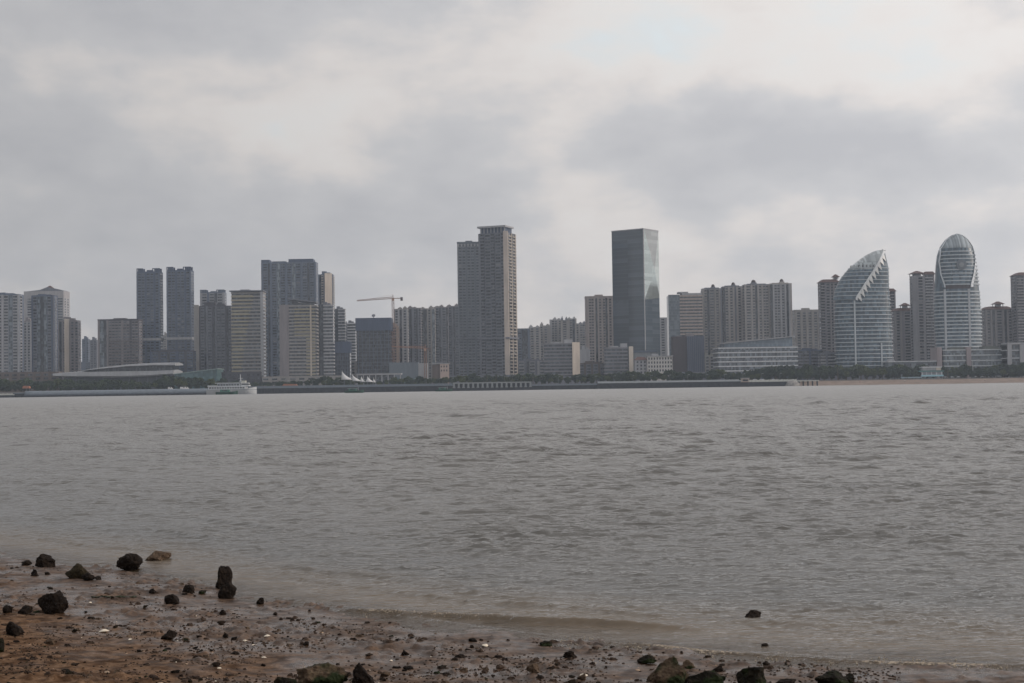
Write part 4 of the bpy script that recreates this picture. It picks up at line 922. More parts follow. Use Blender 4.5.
for px in (487, 496, 505, 512, 521, 533, 776, 838, 948): put(pp, px, 1312 if px < 808 else 1350, np.interp(px, *zip(*tops))-1+tr.random()*2, GROUND_Z-.05)

# ================================================================== near shore
sh = [(0, 555), (60, 562), (130, 572), (200, 587), (250, 599), (330, 611), (400, 622), (480, 634), (560, 642), (640, 649), (700, 655), (760, 661), (850, 666), (1024, 672)]
SP = [G(x, y) for x, y in sh]
SX = np.array([-60, -30, -14]+[p.x for p in SP]+[7, 14, 40]); SY = np.array([70, 45, 28]+[p.y for p in SP]+[11.4, 9.0, 2.0])
def shore_s(x, y):                                     # + inland, - offshore
    ys = sum(np.interp(x+dx, SX, SY) for dx in (-.5, -.25, 0, .25, .5))/5
    return (ys-y)*0.78
def zb(x, y):
    s_ = shore_s(x, y); x = np.asarray(x, float); y = np.asarray(y, float)
    base = np.where(s_ > 0, .045*s_+.0012*s_*s_*(s_ < 14)+.0012*196*(s_ >= 14), .07*s_)
    base = np.maximum(base, -1.4)
    lump = fbm(x*1.1, y*1.1, 3)*.022+fbm(x*5+9, y*5, 3)*.011
    cl = np.clip(fbm(x*7.5+3, y*7.5+5, 3)-.12, 0, 1)*.07*np.clip(fbm(x*.9+4, y*.9, 2)*1.6+.55, 0.05, 1)
    fine = fbm(x*26, y*26, 2)*.0045
    w = np.clip((s_+1.2)/1.0, 0, 1)
    return base+(lump+cl+fine)*w
zb_full = zb
_tx = np.arange(-22, 16, .035); _ty = np.arange(5, 34, .035); _T = zb_full(*np.meshgrid(_tx, _ty))
def zb(x, y):
    if np.ndim(x) > 0: return zb_full(x, y)
    i = min(max(int((x+22)/.035), 0), len(_tx)-1); j = min(max(int((y-5)/.035), 0), len(_ty)-1); return float(_T[j, i])
_X, _Y = np.meshgrid(_tx, _ty); _S = shore_s(_X, _Y)
shore_full = shore_s
def shore_s(x, y):
    if np.ndim(x) > 0: return shore_full(x, y)
    i = min(max(int((x+22)/.035), 0), len(_tx)-1); j = min(max(int((y-5)/.035), 0), len(_ty)-1); return float(_S[j, i])
def grid_mesh(name, X, Y, Z, mat, attrs=None):
    n, m_ = X.shape; co = np.stack([X, Y, Z], -1).reshape(-1, 3).astype(np.float32)
    i = np.arange(n-1)[:, None]*m_+np.arange(m_-1)[None]; q = np.stack([i, i+1, i+m_+1, i+m_], -1).reshape(-1, 4).astype(np.int32)
    me = bpy.data.meshes.new(name); me.vertices.add(len(co)); me.vertices.foreach_set('co', co.ravel())
    me.loops.add(q.size); me.loops.foreach_set('vertex_index', q.ravel()); me.polygons.add(len(q))
    me.polygons.foreach_set('loop_start', np.arange(0, q.size, 4, dtype=np.int32)); me.polygons.foreach_set('loop_total', np.full(len(q), 4, np.int32))
    me.polygons.foreach_set('use_smooth', np.ones(len(q), bool)); me.update(calc_edges=True)
    for k, v in (attrs or {}).items():
        a = me.attributes.new(k, 'FLOAT', 'POINT'); a.data.foreach_set('value', v.ravel().astype(np.float32))
    me.materials.append(mat); o = bpy.data.objects.new(name, me); COL.objects.link(o); return o
def axis_u(lim, n, outer): c = np.linspace(-lim, lim, n); k = np.geomspace(lim, outer, 14)[1:]; return np.concatenate([-k[::-1], c, k])

# sand material: brown silty mud, wet and glossy in patches
def sand_mat():
    mt, nt, b = new_mat('wet_sand'); L = nt.links.new
    tc = N(nt, 'ShaderNodeTexCoord'); n1 = N(nt, 'ShaderNodeTexNoise', Scale=1.6, Detail=6.0, Roughness=.65); n2 = N(nt, 'ShaderNodeTexNoise', Scale=28.0, Detail=5.0, Roughness=.7); n3 = N(nt, 'ShaderNodeTexNoise', Scale=7.0, Detail=4.0)
    for n in (n1, n2, n3): L(tc.outputs['Object'], n.inputs['Vector'])
    at = N(nt, 'ShaderNodeAttribute', attribute_name='inland')
    c1 = ramp(nt, n2.outputs[0], [(.3, (.03, .02, .015)), (.46, (.085, .052, .034)), (.62, (.135, .086, .057)), (.8, (.22, .15, .10))])
    c2 = ramp(nt, n2.outputs[0], [(.3, (.07, .038, .02)), (.5, (.15, .09, .054)), (.75, (.27, .175, .115))])
    s1 = N(nt, 'ShaderNodeMath', operation='MULTIPLY_ADD'); L(n1.outputs[0], s1.inputs[0]); s1.inputs[1].default_value = 6.0; L(at.outputs['Fac'], s1.inputs[2])
    dry = N(nt, 'ShaderNodeMapRange', interpolation_type='SMOOTHSTEP'); L(s1.outputs[0], dry.inputs[0]); dry.inputs[1].default_value = 4.2; dry.inputs[2].default_value = 8.4
    mx = N(nt, 'ShaderNodeMix', data_type='RGBA'); L(dry.outputs[0], mx.inputs[0]); L(c1, mx.inputs[6]); L(c2, mx.inputs[7])
    dk = ramp(nt, n3.outputs[0], [(.44, (1, 1, 1)), (.58, (.45, .40, .36)), (.7, (.3, .27, .24))])
    mm = N(nt, 'ShaderNodeMix', data_type='RGBA', blend_type='MULTIPLY'); mm.inputs[0].default_value = 1; L(mx.outputs[2], mm.inputs[6]); L(dk, mm.inputs[7])
    L(mm.outputs[2], b.inputs['Base Color'])
    wet = N(nt, 'ShaderNodeMapRange'); L(n1.outputs[0], wet.inputs[0]); wet.inputs[1].default_value = .38; wet.inputs[2].default_value = .62; wet.inputs[3].default_value = .14; wet.inputs[4].default_value = .75
    rr = N(nt, 'ShaderNodeMath', operation='MAXIMUM'); L(wet.outputs[0], rr.inputs[0]); L(dry.outputs[0], rr.inputs[1])
    L(rr.outputs[0], b.inputs['Roughness']); spm = N(nt, 'ShaderNodeMapRange'); L(dry.outputs[0], spm.inputs[0]); spm.inputs[3].default_value = .36; spm.inputs[4].default_value = .04; L(spm.outputs[0], b.inputs['Specular IOR Level'])
    bp = N(nt, 'ShaderNodeBump', Strength=.6, Distance=.012); L(n2.outputs[0], bp.inputs['Height']); L(bp.outputs[0], b.inputs['Normal'])
    return mt
ys = np.concatenate([np.linspace(-40, 7.4, 24), np.arange(7.6, 24.5, .028), np.linspace(24.6, 62, 40)]); us = axis_u(.43, 640, 9)
Ym, Um = np.meshgrid(ys, us, indexing='ij'); Xm = Um*np.maximum(Ym, 8)
tag(grid_mesh('beach', Xm, Ym, zb(Xm, Ym), sand_mat(), {'inland': shore_s(Xm, Ym)}), kind='structure')

DASH = .22
# ---- water: summed wave trains on a mesh that thins out with distance
ys = [6.0]
while ys[-1] < 1302: ys.append(ys[-1]+.045*(max(ys[-1], 12)/20)**1.34)
ys = np.array(ys); us = axis_u(.43, 600, 1.42)
Yw, Uw = np.meshgrid(ys, us, indexing='ij'); Xw = Uw*Yw
dy = .045*(np.maximum(Yw, 12)/20)**1.34; dx = Yw*.86/600
s_w = shore_s(Xw, Yw); depth = np.maximum(0, -(zb(Xw, Yw)))
att = np.clip(depth/.14, .08, 1)
gust = np.clip(.75+fbm(Xw*.05, Yw*.03, 3)*1.2, .25, 1.6); gust2 = np.clip(.8+fbm(Xw*.35+7, Yw*.22, 3)*1.3, .2, 1.9)
off = np.maximum(-s_w, 0)+7; Z = np.zeros_like(Xw); wr = random.Random(5)
for i in range(66):
    lam = .10*(3.2/.10)**(i/65)*wr.uniform(.92, 1.08); th = wr.gauss(0, .46)+.12
    kx, ky = math.sin(th)*2*math.pi/lam, -math.cos(th)*2*math.pi/lam
    slope = .038; A = slope*lam/(2*math.pi)
    pat = np.clip(.75+1.5*fbm(Xw*.22/lam+i*3.1, Yw*.22/lam+i, 1), .05, 2.2)
    res = np.maximum(np.abs(kx)*dx, np.abs(ky)*dy)/(2*math.pi)      # cells per wave
    wgt = np.clip((.42-res)/.2, 0, 1)
    warp = fbm(Xw*.6/max(lam, .5)+i, Yw*.6/max(lam, .5)+i*3, 1)*1.6
    ph = kx*Xw+ky*Yw+wr.uniform(0, 6.28)+warp
    sp_ = np.sin(ph+.45*np.cos(ph)); fet = np.clip((off-lam*16)/(lam*26), 0, 1)*pat; Z += A*wgt*fet*(sp_+.6*sp_*sp_*sp_)*(gust2 if lam < .5 else gust*.95)
for q, lc in enumerate((.16, .26, .42, .68, 1.1, 1.8, 3.0)):
    lw = np.exp(-(np.log(off/(lc*58))/.55)**2)
    for e in range(2):
        fld = fbm(Xw/(2.1*lc)+31*q+7*e+Yw*.10/lc*(1-2*e), Yw/(.34*lc)+11*q+3*e+.5*fbm(Xw/lc, Yw*0+q, 1), 2)
        Z += DASH*lc*np.clip(fld-.33, 0, .4)*lw
Z *= att
RIDGE = [(335, 610), (400, 614.5), (480, 618.5), (560, 623.5), (640, 627.5), (690, 630)]
# breaking wavelets that run parallel to the shore
RX = np.array([G(x, y).x for x, y in RIDGE]); RS = np.array([float(shore_s(*G(x, y)[:2])) for x, y in RIDGE])
wob = s_w-(np.interp(Xw, RX, RS)+fbm(Xw*.9, Xw*0, 2)*.05); ra = np.interp(Xw, [RX[0]-.4, RX[0]+.3, RX[3], RX[-1]-.6, RX[-1]+.3], [0, .6, 1, .9, .0])
wob_r = wob; Z += .07*ra*np.exp(-(np.where(wob > 0, wob/.045, wob/.16))**2)
for s0, amp, wd, f0 in ((-1.7, .022, .12, 8.3), (-2.1, .028, .15, 2.7), (-3.6, .03, .2, 4.1), (-5.6, .03, .26, 6.3), (-.28, .022, .05, 9.2), (-8.2, .03, .3, 12.2)):
    wob = s_w-(s0+fbm(Xw*.5+f0, Xw*.1, 3)*.4*min(1, -s0))
    a_ = np.clip(fbm(Xw*.42+f0*3, Yw*0+f0, 2)*2.2+.55, 0, 1.2)
    Z += amp*a_*np.exp(-(np.where(wob > 0, wob/(wd*.55), wob/(wd*1.5)))**2)
Z = np.where(s_w > .25, -.03-.02*np.clip(s_w, 0, 30), Z)
WASH = [(500, 637), (560, 640.5), (640, 646.5), (700, 652), (760, 656.5), (900, 663), (1024, 667), (1080, 669)]; WX = np.array([G(x, y).x for x, y in WASH]); WS = np.array([float(shore_s(*G(x, y)[:2])) for x, y in WASH])
ww = s_w-(np.interp(Xw, WX, WS)+fbm(Xw*1.3, Xw*0+4, 3)*.06); wa = np.interp(Xw, [WX[0], WX[2], WX[-1]], [0, 1, .9])
Z = Z+.024*wa*np.exp(-(np.where(ww > 0, ww/.03, ww/.10))**2)*(s_w < .25)
foam = wa*np.exp(-(ww/.055)**2)*np.clip(.75+fbm(Xw*1.1, Yw*1.1, 2)*1.2, 0, 1.1)
foam = np.maximum(foam, np.interp(Xw, [RX[0], RX[0]+.4, RX[2], RX[2]+.5], [0, .9, .7, 0])*np.exp(-((wob_r)/.05)**2))
def water_mat():
    mt, nt, b = new_mat('sea_water'); L = nt.links.new; nt.nodes.remove(b); out = nt.nodes['Material Output']
    tc = N(nt, 'ShaderNodeTexCoord'); mp = N(nt, 'ShaderNodeMapping'); mp.inputs['Scale'].default_value = (1, 1.5, 1); mp.inputs['Rotation'].default_value = (0, 0, .25); L(tc.outputs['Object'], mp.inputs[0])
    bp = None
    for sc_, dist, st, det in ((.35, .6, .3, 4.0), (1.8, .14, .6, 6.0), (8.0, .035, .7, 5.0)):
        n = N(nt, 'ShaderNodeTexNoise', Scale=sc_, Detail=det, Roughness=.55, Distortion=.3); L(mp.outputs[0], n.inputs['Vector'])
        q = N(nt, 'ShaderNodeBump', Strength=st, Distance=dist); L(n.outputs[0], q.inputs['Height'])
        if bp: L(bp.outputs[0], q.inputs['Normal'])
        bp = q
    ad = N(nt, 'ShaderNodeAttribute', attribute_name='depth'); af = N(nt, 'ShaderNodeAttribute', attribute_name='foam')
    body = N(nt, 'ShaderNodeBsdfDiffuse'); bc = N(nt, 'ShaderNodeTexNoise', Scale=.06, Detail=4.0); L(mp.outputs[0], bc.inputs['Vector'])
    bm_ = N(nt, 'ShaderNodeMix', data_type='RGBA'); bd = N(nt, 'ShaderNodeMapRange'); L(ad.outputs['Fac'], bd.inputs[0]); bd.inputs[1].default_value = .02; bd.inputs[2].default_value = .22; L(bd.outputs[0], bm_.inputs[0]); bm_.inputs[6].default_value = (.16, .12, .08, 1); L(ramp(nt, bc.outputs[0], [(.35, (.085, .082, .075)), (.65, (.115, .112, .105))]), bm_.inputs[7]); L(bm_.outputs[2], body.inputs['Color'])
    tr_ = N(nt, 'ShaderNodeBsdfTransparent'); tr_.inputs[0].default_value = (.80, .72, .6, 1)
    al = N(nt, 'ShaderNodeMapRange'); L(ad.outputs['Fac'], al.inputs[0]); al.inputs[1].default_value = 0; al.inputs[2].default_value = .07; al.inputs[3].default_value = .3; al.inputs[4].default_value = 1
    m1 = N(nt, 'ShaderNodeMixShader'); L(al.outputs[0], m1.inputs[0]); L(tr_.outputs[0], m1.inputs[1]); L(body.outputs[0], m1.inputs[2])
    gl = N(nt, 'ShaderNodeBsdfGlossy'); rp = N(nt, 'ShaderNodeAttribute', attribute_name='ripple'); L(rp.outputs['Fac'], gl.inputs['Roughness']); L(bp.outputs[0], gl.inputs['Normal'])
    fr = N(nt, 'ShaderNodeFresnel', IOR=1.33); L(bp.outputs[0], fr.inputs['Normal'])
    m2 = N(nt, 'ShaderNodeMixShader'); fe = N(nt, 'ShaderNodeMapRange'); L(rp.outputs['Fac'], fe.inputs[0]); fe.inputs[1].default_value = .12; fe.inputs[2].default_value = .46; fe.inputs[3].default_value = 1.0; fe.inputs[4].default_value = .69
    fq = N(nt, 'ShaderNodeMath', operation='MULTIPLY'); L(fr.outputs[0], fq.inputs[0]); L(fe.outputs[0], fq.inputs[1]); L(fq.outputs[0], m2.inputs[0]); L(m1.outputs[0], m2.inputs[1]); L(gl.outputs[0], m2.inputs[2])
    fo = N(nt, 'ShaderNodeBsdfDiffuse'); fo.inputs[0].default_value = (.42, .35, .27, 1)
    fn = N(nt, 'ShaderNodeTexNoise', Scale=38.0, Detail=3.0, Roughness=.7); L(tc.outputs['Object'], fn.inputs['Vector'])
    fm = N(nt, 'ShaderNodeMath', operation='MULTIPLY_ADD'); L(af.outputs['Fac'], fm.inputs[0]); fm.inputs[1].default_value = .30; L(fn.outputs[0], fm.inputs[2])
    fr2 = N(nt, 'ShaderNodeMapRange'); L(fm.outputs[0], fr2.inputs[0]); fr2.inputs[1].default_value = .72; fr2.inputs[2].default_value = .86; fr2.inputs[3].default_value = 0; fr2.inputs[4].default_value = .8
    m3 = N(nt, 'ShaderNodeMixShader'); L(fr2.outputs[0], m3.inputs[0]); L(m2.outputs[0], m3.inputs[1]); L(fo.outputs[0], m3.inputs[2]); L(m3.outputs[0], out.inputs[0])
    return mt
tag(grid_mesh('water', Xw, Yw, Z, water_mat(), {'depth': depth, 'foam': foam, 'ripple': np.clip(.12+.33*np.log(np.maximum(Yw, 15)/15)/np.log(12), .12, .46)}), kind='structure')

# ================================================================== rocks
def hit(px, py):
    d = ray(px, py); d.normalize(); t = 6.0
    while t < 80:
        p = CAM+d*t
        if p.z < max(float(zb(p.x, p.y)), 0.0): return p
        t += .02
    return G(px, py)
def rock_mat(name, c, c2, green=0.0):
    mt, nt, b = new_mat(name); L = nt.links.new; tc = N(nt, 'ShaderNodeTexCoord')
    n = N(nt, 'ShaderNodeTexNoise', Scale=14.0, Detail=6.0, Roughness=.7); L(tc.outputs['Object'], n.inputs['Vector'])
    col = ramp(nt, n.outputs[0], [(.3, tuple(x*.5 for x in c)), (.5, c), (.72, c2)])
    if green:
        n2 = N(nt, 'ShaderNodeTexNoise', Scale=5.0, Detail=3.0); L(tc.outputs['Object'], n2.inputs['Vector'])
        f = N(nt, 'ShaderNodeMapRange'); L(n2.outputs[0], f.inputs[0]); f.inputs[1].default_value = .62-green*.3; f.inputs[2].default_value = .72-green*.3
        mx = N(nt, 'ShaderNodeMix', data_type='RGBA'); L(f.outputs[0], mx.inputs[0]); L(col, mx.inputs[6]); mx.inputs[7].default_value = (.014, .02, .007, 1); col = mx.outputs[2]
    L(col, b.inputs['Base Color']); b.inputs['Roughness'].default_value = .8; b.inputs['Specular IOR Level'].default_value = .12
    bp = N(nt, 'ShaderNodeBump', Strength=.9, Distance=.02); n3 = N(nt, 'ShaderNodeTexVoronoi', Scale=30.0); L(tc.outputs['Object'], n3.inputs['Vector']); L(n3.outputs[0], bp.inputs['Height']); L(bp.outputs[0], b.inputs['Normal'])
    return mt
RK = rock_mat('dark_rock', (.012, .008, .006), (.028, .020, .014)); RKB = rock_mat('brown_rock', (.08, .055, .038), (.16, .12, .085)); RKG = rock_mat('algae_rock', (.012, .010, .007), (.03, .024, .015), .45); RKM = rock_mat('mossy_mound', (.07, .048, .032), (.13, .1, .065), .45)
import bmesh
RKO = rock_mat('olive_rock', (.028, .022, .013), (.055, .043, .025)); CRUMB = rock_mat('mud_crumb', (.045, .030, .022), (.09, .064, .047))
def n3(p, s_, f): return float(vnoise(np.array(p[0]*f+s_*7.1), np.array(p[1]*f+p[2]*f*1.7+s_*3.3)))
def rock_mesh(seed, w, h, d, sub=4, jag=.32, taper=0.0, name='rock'):
    bm = bmesh.new(); bmesh.ops.create_icosphere(bm, subdivisions=sub, radius=1.0)
    co = np.array([v.co[:] for v in bm.verts]); r = np.ones(len(co)); rr_ = np.random.default_rng(seed)
    for _ in range(11):                                       # chipped planes
        n_ = rr_.normal(size=3); n_ /= np.linalg.norm(n_); dd = co@n_; lim = rr_.uniform(.42, .82); k = dd > lim; r[k] = np.minimum(r[k], lim/dd[k])
    co = co*r[:, None]
    for f, a in ((1.6, jag*.5), (4, jag*.28), (9, jag*.16), (20, jag*.09)):
        nn = vnoise(co[:, 0]*f+seed*7.1, co[:, 1]*f+co[:, 2]*f*1.7+seed*3.3)+vnoise(co[:, 2]*f+seed*2.2, co[:, 1]*f*1.3+seed); co = co*(1+a*.5*nn)[:, None]
    co[:, :2] *= (1-taper*np.clip(co[:, 2], -1, 1))[:, None]
    co[:, 2] = np.where(co[:, 2] < -.35, -.35+(co[:, 2]+.35)*.3, co[:, 2])
    mx_, mn = co.max(0), co.min(0); co[:, 0] *= w/(mx_[0]-mn[0]); co[:, 1] *= d/(mx_[1]-mn[1]); co[:, 2] = (co[:, 2]-mn[2])*(h/(mx_[2]-mn[2]))
    for v, c in zip(bm.verts, co): v.co = c
    me = bpy.data.meshes.new(name); bm.to_mesh(me); bm.free(); me.polygons.foreach_set('use_smooth', [True]*len(me.polygons)); return me
ROCKS = [  # px centre, base row, width px, height px, material, taper, label
 (45, 567, 19, 13, RK, .1, 'round dark rock at the water edge in the far left corner of the beach'),
 (24, 566, 10, 5, RK, 0, 'tiny flat dark stone left of the round rock at the water edge'),
 (128, 571, 26, 17, RK, .0, 'blocky dark rock standing in shallow water with a dark reflection'),
 (156, 561, 25, 10.5, RKB, -.05, 'flat lighter brown slab lying in the shallows'),
 (72.5, 579, 22, 15, RKO, .25, 'slanted olive-brown rock with a small dark one at its right foot'),
 (87, 581, 13, 8, RK, .1, 'small dark rock at the right foot of the slanted olive one'),
 (97, 580, 7, 3.5, RK, 0, 'flat little stone trailing right of the slanted olive rock'),
 (50.5, 615, 31, 23, RK, .3, 'large pyramid-like dark rock on the left beach'),
 (24, 614, 14, 8, RK, .1, 'low dark stone just left of the large pyramid-like rock'),
 (7, 613.5, 10, 8, RK, .1, 'small dark stone near the left photo edge, level with the pyramid-like rock'),
 (12.5, 636, 18, 14, RK, .1, 'dark squarish rock below the pyramid-like rock near the left edge'),
 (0, 652, 8, 16, RKG, .1, 'greenish rock cut by the left photo edge'),
 (34, 576, 9, 6.5, RK, .1, 'small dark stone between the round corner rock and the slanted olive rock'),
 (47, 575, 6, 3, RK, .1, 'pebble-like dark stone left of the slanted olive rock'),
 (172, 604.5, 15, 9.5, RK, .1, 'dome-shaped dark stone in the middle of the left mudflat'),
 (189, 593.5, 12, 8, RK, .05, 'squarish dark stone on the mud near the upright pair'),
 (221, 589, 18, 23, RK, .15, 'upright leaning dark rock at the waterline, back one of the pair'),
 (227.5, 599, 18, 17, RK, .25, 'dark rock with a sloping shoulder, front one of the upright pair'),
 (168, 639.5, 16, 9.5, RK, .1, 'rounded dark stone above the middle of the lower left beach'),
 (152, 594, 8, 5, RK, .1, 'small stone between the dome-shaped stone and the thin weed strand'),
 (261, 604.5, 8, 7, RK, .1, 'little round stone at the waterline right of the upright pair'),
 (202, 594, 8, 3.5, RKG, 0, 'flat greenish stone right of the squarish stone'),
 (223, 615, 7, 5, RK, .1, 'small dark stone below the upright pair'),
 (226, 638, 6, 5, RK, .1, 'small round stone right of the rounded stone on the lower left beach'),
 (50, 645, 12, 5, RKB, .1, 'low brown mud-covered stone below the squarish rock'),
 (312, 690, 50, 24, RKM, .2, 'broad olive-brown mound cut by the bottom photo edge'),
 (284, 692, 24, 14, RKG, .1, 'dark green algae stone against the left side of the broad mound'),
 (362, 690, 25, 27, RK, .35, 'black cone-shaped rock at the bottom edge right of the broad mound'),
 (404, 656, 9, 6, RK, .1, 'small dark stone alone on the mud above the cone-shaped rock'),
 (306, 646, 6, 4, RK, 0, 'tiny dark stone right of the bright white shell'),
 (754, 619.5, 21, 10, RK, .15, 'ragged dark rock standing alone in open shallow water'),
 (766, 646.5, 8, 4, RK, .0, 'tiny dark stone in the shallows below the lone ragged rock'),
 (766, 665.5, 8, 4, RK, .0, 'tiny dark stone on the wash line right of the big bottom rocks'),
 (668, 688, 42, 29, RKM, .3, 'large brown peaked rock at the bottom edge, left one of the right-hand group'),
 (705, 689, 46, 17, RKG, .05, 'wide black-green algae rock leaning on the peaked brown rock'),
 (757, 689, 32, 22, RKG, .1, 'black-green rock at the bottom edge left of the pair of low stones'),
 (786, 688, 24, 8, RK, .1, 'low dark stone between the two groups of algae rocks'),
 (836, 688, 34, 14, RKG, .1, 'low black algae rock at the bottom edge on the right'),
 (851, 684, 12, 9, RKG, .1, 'small green-topped stone against the right side of the low black rock'),
 (647, 664, 20, 8, RKG, .1, 'green weed-covered stone at the wash line above the peaked rock'),
 (687, 669, 14, 8, RKM, .1, 'small mossy stone directly behind the peaked rock'),
 (719, 672, 12, 6, RK, .1, 'small dark stone behind the wide algae rock'),
 (384, 678, 11, 6, RKB, .2, 'small brown stone right of the cone-shaped rock'),
 (534, 673, 14, 9, RKB, .1, 'brown mud-caked stone in the lower middle of the beach'),
 (571, 658, 15, 7, RK, .1, 'flat dark stone on the mud left of the green weed-covered stone'),
 (545, 646, 13, 5, RKG, .1, 'weedy stone near the waterline in the middle of the beach'),
 (583, 680, 10, 6, RKB, .1, 'light brown stone with a pale top at the bottom middle'),
]
for i, (px, py, w, h, mt, tp, lab) in enumerate(ROCKS):
    p = hit(px, py); dd = (p-CAM).length; k = dd/FPX
    if py > 676: p.x += 0
    me = rock_mesh(i+3, w*k, h*k*1.04, w*k*.8, 5 if w > 18 else 4, .42, tp); me.materials.append(mt)
    o = bpy.data.objects.new('rock', me); COL.objects.link(o); o.location = (p.x, p.y+w*k*.3, max(float(zb(p.x, p.y)), -0.012)-h*k*.10); o.rotation_euler = (0, 0, 0)
    tag(o, lab, 'rock')
SHELL = flat('shell', (.7, .62, .5), .5)
def shell_mesh(sz):
    b = MB(); rg = []
    for j in range(6):
        t = j/5; r = (1-t)**.6+.02; rg.append([(sz*r*math.cos(a)*(1+.1*math.cos(5*a)), sz*.8*r*math.sin(a)-sz*.3*t, sz*.55*t) for a in np.linspace(0, 2*math.pi, 17)[:-1]])
    b.loft(rg); return b
for px, py, r_, lab in ((267, 637, 4, 'bright white shell on the mud right of the dark stones'), (264, 658, 2.6, 'small white shell below the bright one'), (104, 632, 5, 'pale flat shell near the bottom left rocks'), (90, 603, 2, 'tiny pale shell right of the pyramid-like rock'), (485, 646, 4, 'cream shell near the waterline in the middle'), (584, 676, 4.5, 'cream shell resting by the pale-topped stone'), (391, 661, 2, 'tiny white shell above the cone-shaped rock'), (130, 640, 2.2, 'pale shell fragment left of the rounded stone'), (245, 641, 2.2, 'pale shell fragment left of the bright white shell')):
    p = hit(px, py); k = (p-CAM).length/FPX; o = shell_mesh(r_*k).build('shell', SHELL, None, True); o.location = (p.x, p.y, p.z+.003); o.rotation_euler = (.25, .1, px); tag(o, lab, 'shell')
b = MB(); pr = None
for k in range(14):
    px_ = 92+k*3.4; q = hit(px_, 597.3+.5*math.sin(k*1.3)); q = Vector((q.x, q.y, q.z+.006))
    if pr: b.tube(pr, q, .011, .009, 5)
    pr = q
tag(b.build('weed_strand', flat('weed', (.02, .028, .012), .7)), 'thin dark green weed strand lying straight across the left mud', 'seaweed')
# countable small stones
sr = random.Random(21); base = []
for q in range(5):
    me = rock_mesh(100+q, 1, .6, .8, 3, .45); me.materials.append([RK, RK, CRUMB, RKO, CRUMB][q]); base.append(me)
zones = [('on the mud of the left beach', -20, 250), ('on the mud between the white shell and the cone-shaped rock', 250, 430), ('on the mud in the lower middle', 430, 640), ('by the algae rocks at the bottom right', 640, 900)]
cnt = 0
while cnt < 140:
    px = sr.uniform(-10, 850); py = sr.uniform(558, 690); 
    p = hit(px, py); s_ = float(shore_s(p.x, p.y))
    if s_ < .05 or (fbm(np.array(p.x*1.6), np.array(p.y*1.6+4), 2) < sr.uniform(-.4, .3)): continue
    o = bpy.data.objects.new('small_stone', sr.choice(base)); COL.objects.link(o); z = sr.choice((.025, .03, .035, .045, .05, .065))
    o.scale = (z*sr.uniform(.8, 1.6), z, z*sr.uniform(.6, 1)); o.location = (p.x, p.y, float(zb(p.x, p.y))-.006); o.rotation_euler = (sr.uniform(-.2, .2), sr.uniform(-.2, .2), sr.uniform(0, 6))
    w = next(l for l, a, e in zones if px < e); tag(o, 'small dark stone '+w, 'stone', 'small stones scattered '+w); cnt += 1
# uncountable litter: weed, grit and broken shell
def litter(name, n, mats, smin, smax, label, seed, dens=-.1, wmat=None, flatk=.5):
    r_ = random.Random(seed); b = MB(); c = 0
    while c < n:
        px = r_.uniform(-30, 900); py = 556+r_.random()**.8*140; g = G(px, py, .12); s_ = float(shore_s(g.x, g.y))
        if s_ < .02 or float(fbm(np.array(g.x*1.9), np.array(g.y*1.5), 3))*1.3+r_.uniform(-.35, .35) < dens: continue
        z = float(zb(g.x, g.y)); c += 1; s0 = r_.uniform(smin, smax)*(1+2*(r_.random() < .06)); a = r_.random()*6; mi = r_.choices(range(len(mats)), wmat)[0]
        ring = [(g.x+s0*math.cos(a+t)*r_.uniform(.6, 1.5), g.y+s0*math.sin(a+t)*r_.uniform(.5, 1.0), z-.004) for t in np.linspace(0, 2*math.pi, 6)[:-1]]
        b0 = len(b.v); b.v += ring+[(q[0]*.55+g.x*.45, q[1]*.55+g.y*.45, z+s0*flatk*r_.uniform(.5, 1.2)) for q in ring]
        for k in range(5): b.f.append((b0+k, b0+(k+1) % 5, b0+5+(k+1) % 5, b0+5+k)); b.m.append(mi)
        b.f.append(tuple(b0+5+k for k in range(5))); b.m.append(mi)
    tag(b.build(name, mats), label, None, None, 'stuff')
litter('seaweed_litter', 6000, [RK, RKG, CRUMB, RKB], .004, .015, 'dark weed and mud crumbs strewn over the wet beach', 31, wmat=(2, .5, 6, 2))
litter('shell_grit', 220, [SHELL, flat('shell_brown', (.35, .25, .17), .6)], .004, .010, 'pale broken shell grit on the wet beach', 32, -.3, (1, 3), .3)
# foam beads on the wash line
r_ = random.Random(44); b = MB()
for _ in range(800):
    px = r_.uniform(560, 1060) if r_.random() < .8 else r_.uniform(360, 470)
    if vnoise(np.array(px*.05), np.array(2.))+vnoise(np.array(px*.21), np.array(5.)) < r_.uniform(-.6, .5): continue
    yy = np.interp(px, [360, 470, 560, 640, 760, 1024, 1060], [613, 616, 640, 646.5, 657, 667.5, 669])+r_.gauss(0, 2.0)
    g = G(px, yy, .0); s0 = r_.uniform(.002, .0055); z = .004+r_.random()*.008
    ring = [(g.x+s0*1.6*math.cos(t), g.y+s0*math.sin(t)) for t in np.linspace(0, 2*math.pi, 7)[:-1]]
    b.loft([[(x, y, z-.03) for x, y in ring], [(x, y, z) for x, y in ring], [(g.x+(x-g.x)*.5, g.y+(y-g.y)*.5, z+s0*.4) for x, y in ring]])
tag(b.build('foam', flat('foam', (.36, .31, .24), .5)), 'foam flecks along the wash line', None, None, 'stuff')

